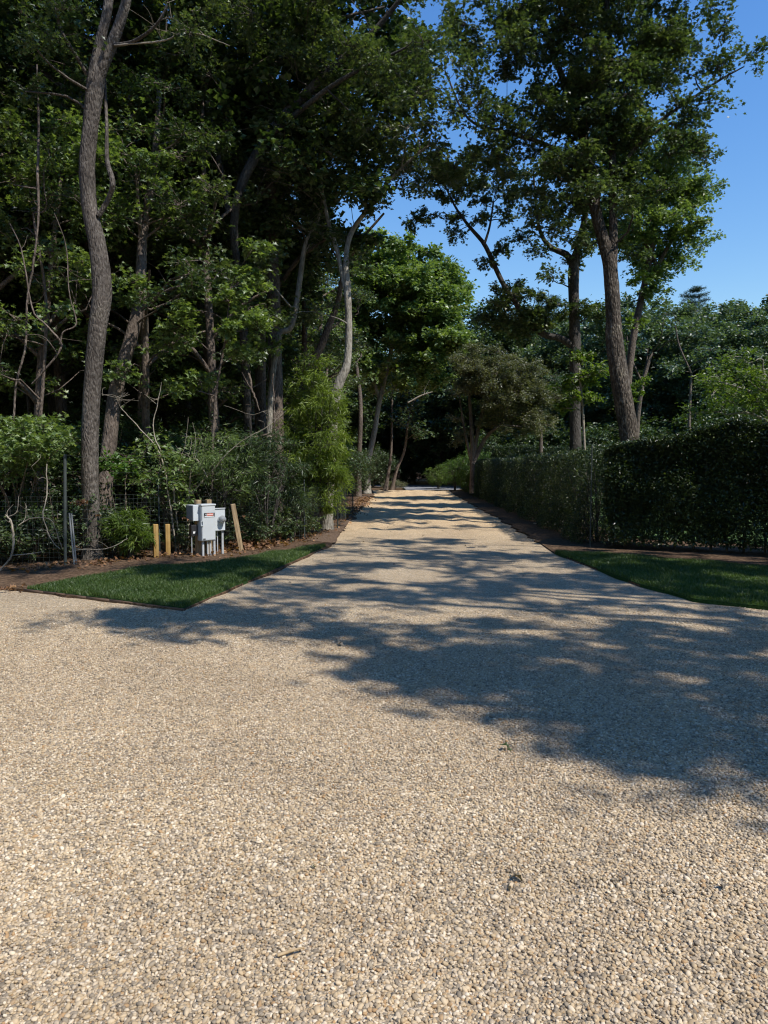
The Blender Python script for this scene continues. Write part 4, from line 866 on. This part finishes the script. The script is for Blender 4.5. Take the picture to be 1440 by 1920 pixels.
# bare dry branches and vines
def bare(name, label, rows, cat, forks=10, L=.5, seed=1, mat='twig'):
    root = None; P, Rd = pstem(rows, 26, .012)
    b = MB(); b.tubes(P, Rd, 6, 0)
    st = [(P, Rd)]
    for i in range(forks):
        q, r_ = st[int(rng.integers(len(st)))]; k = int(rng.integers(3, len(q))); l = L * rng.uniform(.3, 1.2)
        d = rng.normal(size=3); d[2] = abs(d[2]) * .6; d /= np.linalg.norm(d)
        e_ = q[k] + d * l; m_ = (q[k] + e_) / 2 + rng.normal(size=3) * .1 * l
        pp = spline([q[k], m_, e_], 8); rr = np.linspace(max(.003, r_[k] * .6), .002, 8); b.tubes(pp, rr, 4, 0); st.append((pp, rr))
    tag(b.build(name, M[mat]), label, cat)
bare('dead_branch', 'bare pale forked branch rising behind the timber stubs', [(330, 1040, 12.6, 3.5), (315, 930, 12.5, 3.2), (300, 850, 12.5, 3), (262, 800, 12.4, 2.2), (232, 765, 12.4, 1.5)], 'branch', 14, .55)
bare('dead_branch', 'bare upright forked twig left of the meter cabinets', [(335, 1030, 12.7, 3), (325, 900, 12.6, 3), (290, 810, 12.6, 2.2), (300, 730, 12.6, 1.2)], 'branch', 10, .4)
bare('dead_branch', 'crooked bare branch above the meter cabinets', [(352, 1030, 12.9, 3.2), (354, 900, 12.8, 3), (365, 860, 12.7, 2.4), (390, 895, 12.5, 1.4)], 'branch', 14, .55)
bare('dead_branch', 'long thin bare branch slanting right above the cabinets', [(330, 960, 12.9, 2.5), (400, 880, 12.8, 2.2), (450, 830, 12.7, 1.5), (500, 800, 12.7, 1)], 'branch', 9, .5)
bare('dead_branch', 'grey arching stick in front of the bamboo plant fence panel', [(130, 1035, 11.3, 2), (155, 1030, 11.2, 2), (200, 1028, 11.2, 1.8), (236, 1010, 11.3, 1.2)], 'branch', 3, .3)
bare('dead_branch', 'pale crooked sapling stem at the left edge of the fence', [(-10, 1082, 10.3, 3), (22, 1040, 10.3, 4), (24, 985, 10.3, 4), (8, 965, 10.3, 2.5)], 'branch', 5, .4)
bare('dead_branch', 'pair of pale dry sticks lying across the left fence', [(35, 985, 10.5, 2), (60, 972, 10.5, 2), (95, 978, 10.5, 1.5), (112, 1030, 10.6, 1.5)], 'branch', 6, .4)
bare('dead_branch', 'spray of bare grey twigs high beside the curved trunk', [(215, 85, 11.6, 3), (300, 78, 11.4, 3), (350, 60, 11.3, 2.5), (400, 70, 11.3, 2), (435, 85, 11.3, 1)], 'branch', 26, .55)
bare('dead_branch', 'pale dead branch stub at the right of the broad green tree', [(765, 755, 35, 3), (790, 742, 35, 3), (812, 735, 35, 2)], 'branch', 3, .6)
bare('vine', 'long twisting vine hanging left of the curved trunk', [(25, 800, 12, 4), (30, 720, 12, 4), (48, 650, 12, 4), (50, 560, 12, 4), (62, 500, 12, 4), (70, 430, 12, 4), (72, 330, 12, 5), (74, 240, 12.2, 4), (70, 120, 12.4, 3)], 'vine', 8, .6, mat='bark')
bare('vine', 'crooked vine forming a pale fork at the far left', [(60, 720, 11.6, 3), (95, 680, 11.6, 4), (112, 645, 11.6, 4), (85, 610, 11.6, 3.5), (60, 580, 11.6, 3), (40, 470, 11.7, 2.5), (20, 420, 11.8, 2)], 'vine', 6, .5, mat='bark')
bare('vine', 'thin vine joining the pale fork to the curved trunk', [(112, 645, 11.5, 3), (122, 622, 11.5, 3), (145, 605, 11.5, 2.5), (130, 540, 11.5, 2), (128, 470, 11.6, 2), (105, 400, 11.6, 1.5)], 'vine', 5, .4, mat='bark')
bare('vine', 'thin hanging vine above the left fence panel', [(88, 870, 10.9, 2.2), (86, 930, 10.8, 2.2), (80, 975, 10.7, 2), (95, 1010, 10.7, 1.6), (111, 1030, 10.7, 1.2)], 'vine', 4, .3)
bare('vine', 'pale hanging stem low in the woods left of the bamboo', [(465, 700, 14.6, 5), (475, 740, 14.5, 4), (486, 770, 14.5, 2.5)], 'vine', 4, .5, mat='bark')
bare('vine', 'thin pale stem dropping behind the leaning stake', [(512, 700, 15, 2.5), (515, 760, 15, 2.5), (520, 840, 15, 2)], 'vine', 5, .5, mat='bark')

rng = np.random.default_rng(108)
# ================================================================== WIRE FENCE
M['wire'] = plain('green_grey_fence_wire', (.10, .12, .11), .5, .4)
fr = empty('wire_fence', (-6.5, 10.9, ZL), 'low welded wire fence with thin dark posts along the left woods', 'fence')
F0 = [np.array([-9.5, 10.35]), wp(122, 1075, 11.05)[:2], wp(300, 1050, 12.35)[:2], wp(447, 1034, 13.2)[:2], wp(571, 1024, 14.7)[:2], np.array([-1.15, 17.6]), np.array([-1.05, 24])]
wm = MB()
for i, (a, b_) in enumerate(zip(F0[:-1], F0[1:])):
    L_ = np.linalg.norm(b_ - a); u = (b_ - a) / L_; H_ = 1.05; k = int(L_ / .075); t = np.linspace(0, L_, k)
    sag = lambda tt: .02 * np.sin(tt * 2.1) + .012 * np.sin(tt * 5)
    X_ = a[0] + u[0] * t + rng.normal(0, .004, k) - u[1] * sag(t); Y_ = a[1] + u[1] * t + u[0] * sag(t)
    P = np.stack([np.column_stack([X_, Y_, np.full(k, ZL)]), np.column_stack([X_, Y_, np.full(k, ZL + H_ / 2)]), np.column_stack([X_, Y_, np.full(k, ZL + H_)])], 1)
    wm.tubes(P, np.full((k, 3), .0013), 3)
    for z in np.linspace(.03, H_, 15):
        tt = np.linspace(0, L_, 16); wm.tubes(np.column_stack([a[0] + u[0] * tt - u[1] * sag(tt), a[1] + u[1] * tt + u[0] * sag(tt), np.full(16, ZL + z)]), np.full(16, .0013), 3)
    if i in (1, 2):
        for z in (1.25, 1.45, 1.7):
            tt = np.linspace(0, L_, 16); wm.tubes(np.column_stack([a[0] + u[0] * tt, a[1] + u[1] * tt, ZL + z - .04 * np.sin(tt / L_ * math.pi)]), np.full(16, .0012), 3)
wm.build('wire_mesh', M['wire'], fr, smooth=True)
for (x, y) in (F0[0], F0[4], F0[5], F0[6], (-1.1, 20)):
    b = MB(); b.tubes(np.array([[x, y, ZL - .1], [x, y, ZL + .6], [x, y, ZL + 1.25]]), np.full(3, .016), 6, cap=True); b.build('post', M['post_dark'], fr)
x, y = F0[2]; b = MB(); b.tubes(np.array([[x, y, ZL - .1], [x, y, ZL + .6], [x, y, ZL + 1.2]]), np.full(3, .012), 6, cap=True); b.build('post', M['post_dark'], fr)
post('fence_post', 'tall thin dark metal post in front of the curved trunk', [(123, 1077, 11.0, 6), (122, 960, 11.0, 6), (122, 852, 11.0, 6)], 'post_dark')
post('fence_stake', 'short leaning metal stake, left one of the pair beside the tall post', [(141, 1072, 11.05, 3.4), (135, 1015, 11.05, 3.4), (130, 962, 11.05, 3.4)], 'post_metal')
post('fence_stake', 'short leaning metal stake, right one of the pair beside the tall post', [(144, 1071, 11.1, 3.4), (139, 1015, 11.1, 3.4), (134, 963, 11.1, 3.4)], 'post_metal')

def timber(name, label, base, H_, wx, mat, tilt=(0, 0), rz=-.2, cat='post'):
    o = empty(name, base, label, cat, rz=rz); o.rotation_euler = (tilt[0], tilt[1], rz)
    b = MB(); b.local = True; b.box((0, 0, H_ / 2 - .05), (wx, wx, H_ + .1), 0, bev=.006)
    q = b.build(name, M[mat], smooth=False); q.location = o.location; q.rotation_euler = o.rotation_euler
    tag(q, label, cat); bpy.data.objects.remove(o); return q
def gz(px, py, d): p = wp(px, py, d); return (p[0], p[1], ZL - .01)
timber('timber_stub', 'short yellow timber stub post nearest the bamboo plant', gz(293, 1055, 11.9), .56, .078, 'wood_new', rz=.5)
timber('timber_stub', 'short yellow timber stub post nearest the meter cabinets', gz(315, 1047, 12.3), .53, .078, 'wood_new', rz=.5)
timber('wooden_stake', 'weathered wooden stake leaning left beside the meter cabinets', gz(452, 1034, 12.9), .86, .085, 'wood', tilt=(0, -.16), rz=.3)

rng = np.random.default_rng(109)
# ================================================================== METER CABINETS
M['cab'] = plain('grey_enamel_steel', (.50, .52, .52), .38, .0, .5, .04, 6)
M['cab2'] = plain('pale_grey_steel', (.52, .55, .56), .42, .0, .5, .05, 6)
M['cabd'] = plain('painted_shade_grey', (.22, .235, .25), .5)
M['pvc'] = plain('grey_plastic_conduit', (.45, .46, .46), .5)
M['black'] = plain('black_plastic', (.02, .02, .022), .5)
M['white'] = plain('white_label', (.8, .8, .78), .5, noise=.02)
M['red'] = plain('orange_red_print', (.72, .12, .05), .5, noise=.02)
M['steel'] = plain('bare_galvanised_ring', (.62, .63, .64), .3, .8)
def glassmat():
    m, nt, out = newmat('meter_glass'); p = N(nt, 'ShaderNodeBsdfPrincipled', i_Roughness=.05); p.inputs['Transmission Weight'].default_value = .75
    p.inputs['Base Color'].default_value = (.9, .93, .93, 1); nt.links.new(p.outputs[0], out.inputs[0]); return m
M['glass'] = glassmat()
TH = .68
cab = empty('utility_meter_stand', gz(388, 1048, 12.2), 'grey electric transfer switch and meter cabinets on conduits at the edge of the left lawn', 'electric cabinet', rz=TH)
def part(name, mat, boxes, parent=cab, smooth=False, tubes=()):
    b = MB(); b.local = True
    for c, s_, *r_ in boxes: b.box(c, s_, 0, None, None, r_[0] if r_ else .004)
    for P, rad, sd in tubes: b.tubes(np.array(P, float), np.full(len(P), rad), sd, cap=True)
    o = b.build(name, M[mat], parent, smooth)
    return o
def sub(name, mat, boxes, parent, tubes=()):
    b = MB(); b.local = True
    for c, s_, *r_ in boxes: b.box(c, s_, 0, None, None, r_[0] if r_ else .002)
    for P, rad, sd in tubes: b.tubes(np.array(P, float), np.full(len(P), rad), sd, cap=True)
    return b.build(name, M[mat], parent, bool(tubes))
sw = part('transfer_switch_cabinet', 'cab', [((0, 0, .555), (.25, .18, .60), .008)])
sub('cabinet_lid', 'cab', [((0, -.004, .872), (.27, .205, .030), .006)], sw)
sub('cabinet_door', 'cab', [((.0, -.0945, .56), (.236, .008, .575), .003)], sw)
nl = sub('name_plate', 'black', [((.012, -.1008, .70), (.195, .004, .072), .001)], sw)
sub('rating_strip', 'white', [((.012, -.1036, .676), (.180, .0015, .012), .0004)], sw)
sub('warning_label', 'black', [((-.085, -.1002, .292), (.045, .003, .018), .0005)], sw)
sub('latch', 'cab2', [((-.128, -.104, .60), (.042, .020, .012)), ((-.128, -.104, .52), (.042, .020, .012)), ((-.146, -.104, .56), (.010, .020, .092)), ((-.110, -.104, .56), (.010, .020, .092))], sw)
cu = bpy.data.curves.new('brand_lettering', 'FONT'); cu.body = 'GENERAC'; cu.size = .034; cu.extrude = .0006; cu.align_x = 'CENTER'; cu.align_y = 'CENTER'; cu.offset = .0006
to = bpy.data.objects.new('tmp_text', cu); COL.objects.link(to); bpy.context.view_layer.update()
tme = bpy.data.meshes.new_from_object(to.evaluated_get(bpy.context.evaluated_depsgraph_get())); bpy.data.objects.remove(to)
lt = bpy.data.objects.new('plate_lettering', tme); tme.name = 'plate_lettering'; tme.materials.clear(); tme.materials.append(M['white']); COL.objects.link(lt); lt.parent = sw
lt.rotation_euler = (R(90), 0, 0); lt.location = (.012, -.1045, .708)
rb = sub('red_band', 'red', [((.022, -.1032, .707), (.118, .0012, .036), .0003)], sw)
jb = part('junction_box', 'cab2', [((-.1815, .137, .735), (.107, .274, .27), .005)])
sub('shaded_side_sheet', 'cabd', [((-.238, .137, .735), (.006, .258, .255), .002)], jb)  # thin dark sheet: shade of the box's left side painted on
part('terminal_box', 'black', [((-.20, .10, .435), (.10, .10, .19), .005)])
mb_ = part('meter_socket_box', 'cab2', [((.218, .066, .605), (.27, .13, .39), .006)])
sub('box_lid', 'cab2', [((.218, -.004, .80), (.275, .02, .014))], mb_)
ring = MB(); ring.local = True
P = np.array([(.278, .003, .61), (.278, -.030, .61)]); ring.tubes(P, np.array([.066, .066]), 28, cap=True); ring.build('meter_ring', M['steel'], mb_)
dm = MB(); dm.local = True; dm.tubes(np.array([(.278, -.030, .61), (.278, -.075, .61), (.278, -.098, .61), (.278, -.108, .61)]), np.array([.058, .056, .048, .012]), 28, cap=True); dm.build('meter_dome', M['glass'], mb_)
sub('meter_dial', 'white', [], mb_, [([(.278, -.031, .61), (.278, -.036, .61)], .047, 24)])
for (x, y, z1, r_) in ((-.078, -.02, .27, .021), (.004, -.03, .27, .015), (.054, -.03, .27, .018), (.112, -.06, .27, .021), (.325, .06, .44, .021), (.085, .04, .27, .010), (.245, .09, .44, .010)):
    part('conduit', 'pvc', [], tubes=[([(x, y, -.05), (x, y, z1 * .5), (x, y, z1)], r_, 12)], smooth=True)
part('conduit', 'pvc', [], tubes=[([(-.235, .08, -.05), (-.235, .08, .2), (-.235, .08, .36)], .008, 8)], smooth=True)
part('tag', 'white', [((-.20, .048, .40), (.04, .003, .035), .0005)])
for x in (-.067, .125):
    part('support_post', 'wood', [((x, .182, .45), (.09, .09, 1.0), .006)])
part('back_rail', 'wood', [((.02, .113, .60), (.22, .044, .09), .004)])

rng = np.random.default_rng(110)
# ================================================================== SMALL THINGS ON THE GROUND
def curled_leaf(label, px, py, size, mat, n=1, name='fallen_leaf', cat='leaf', z=None, spread=.02, off=.012, group=None):
    p = gp(px, py, .05) if z is None else z
    m = MB(); C = np.array([p + rng.normal(size=3) * (spread, spread, .004) for _ in range(n)])
    C[:, 2] = (hgt(C[:, 0], C[:, 1]) + off) if z is None else C[:, 2]
    v, f = OAK; v = v.copy(); v[:, 2] += .5 * v[:, 0] ** 2 + .15 * np.sin(v[:, 1] * 4)
    leaves(m, C, size, (v, f), 0, .8, .0); tag(m.build(name, M[mat], smooth=False), label, cat, group)
M['curl'] = leafmat('dark_curled_leaf', (.08, .065, .045), (.16, .13, .095), (.27, .22, .17), .1, .7)
curled_leaf('curled dark dry leaf lying on the sunlit gravel, right of centre', 952, 1648, .058, 'curl', 2, off=.016)
curled_leaf('pale brown dry leaf on the gravel near the right edge', 1352, 1680, .05, 'curl', 2, off=.014)
curled_leaf('small green leaf on the gravel just below the tree shadow', 950, 1400, .055, 'forest', 2)
curled_leaf('tiny green leaf on the gravel left of centre', 598, 1638, .03, 'oak', 1, off=.014)
curled_leaf('brown leaf scrap on the shadow edge left of the drive', 630, 1207, .05, 'curl', 2)
curled_leaf('reddish leaf scrap below the green leaf', 927, 1425, .035, 'dead', 1)
curled_leaf('clump of brown dead leaves at the left corner of the lawn', 30, 1106, .08, 'dead', 14, spread=.09, z=gp(30, 1106, .06) + (0, 0, .015))
curled_leaf('withered orange brown leaf cluster caught on the fence wire', 151, 943, .09, 'dead', 16, z=wp(151, 943, 11.15), spread=.05)
curled_leaf('single pale brown leaf caught on the fence by the curved trunk', 189, 968, .07, 'dead', 3, z=wp(189, 968, 11.35), spread=.02)
curled_leaf('reddish withered leaves hanging left of the meter cabinets', 351, 970, .06, 'dead', 10, z=wp(351, 972, 12.2), spread=.05)
curled_leaf('reddish withered leaf behind the leaning stake', 456, 968, .05, 'dead', 5, z=wp(456, 970, 13), spread=.03)
sk = MB()
for (px, py, l, a) in ((545, 1792, .085, .35),):
    p = gp(px, py, .05); d = np.array([math.cos(a), math.sin(a), 0]) * l / 2; z = hgt(p[0], p[1]) + .014
    P = np.array([p - d, p, p + d]); P[:, 2] = [z, z + .004, z + .006]; sk.tubes(P, np.array([.006, .005, .003]), 6, cap=True)
tag(sk.build('stick', M['wood']), 'short brown stick on the gravel near the bottom', 'stick')
sp = []
for i in range(46):
    y = rng.uniform(8.5, 40); x = rng.uniform(-1.4, 2.9) + (y - 9) * .03; sp.append((x, y, float(hgt(x, y)) + .012))
for i in range(16):
    y = rng.uniform(2.6, 8); x = rng.uniform(-.5, .5) * y; sp.append((x, y, float(hgt(x, y)) + .012))
m = MB(); leaves(m, np.array(sp), np.array([.06] * 46 + [.028] * 16), OAK, 0, .8, 0); tag(m.build('scattered_leaves', M['curl'], smooth=False), 'small dry leaves scattered over the shaded drive', 'leaves', kind='stuff')
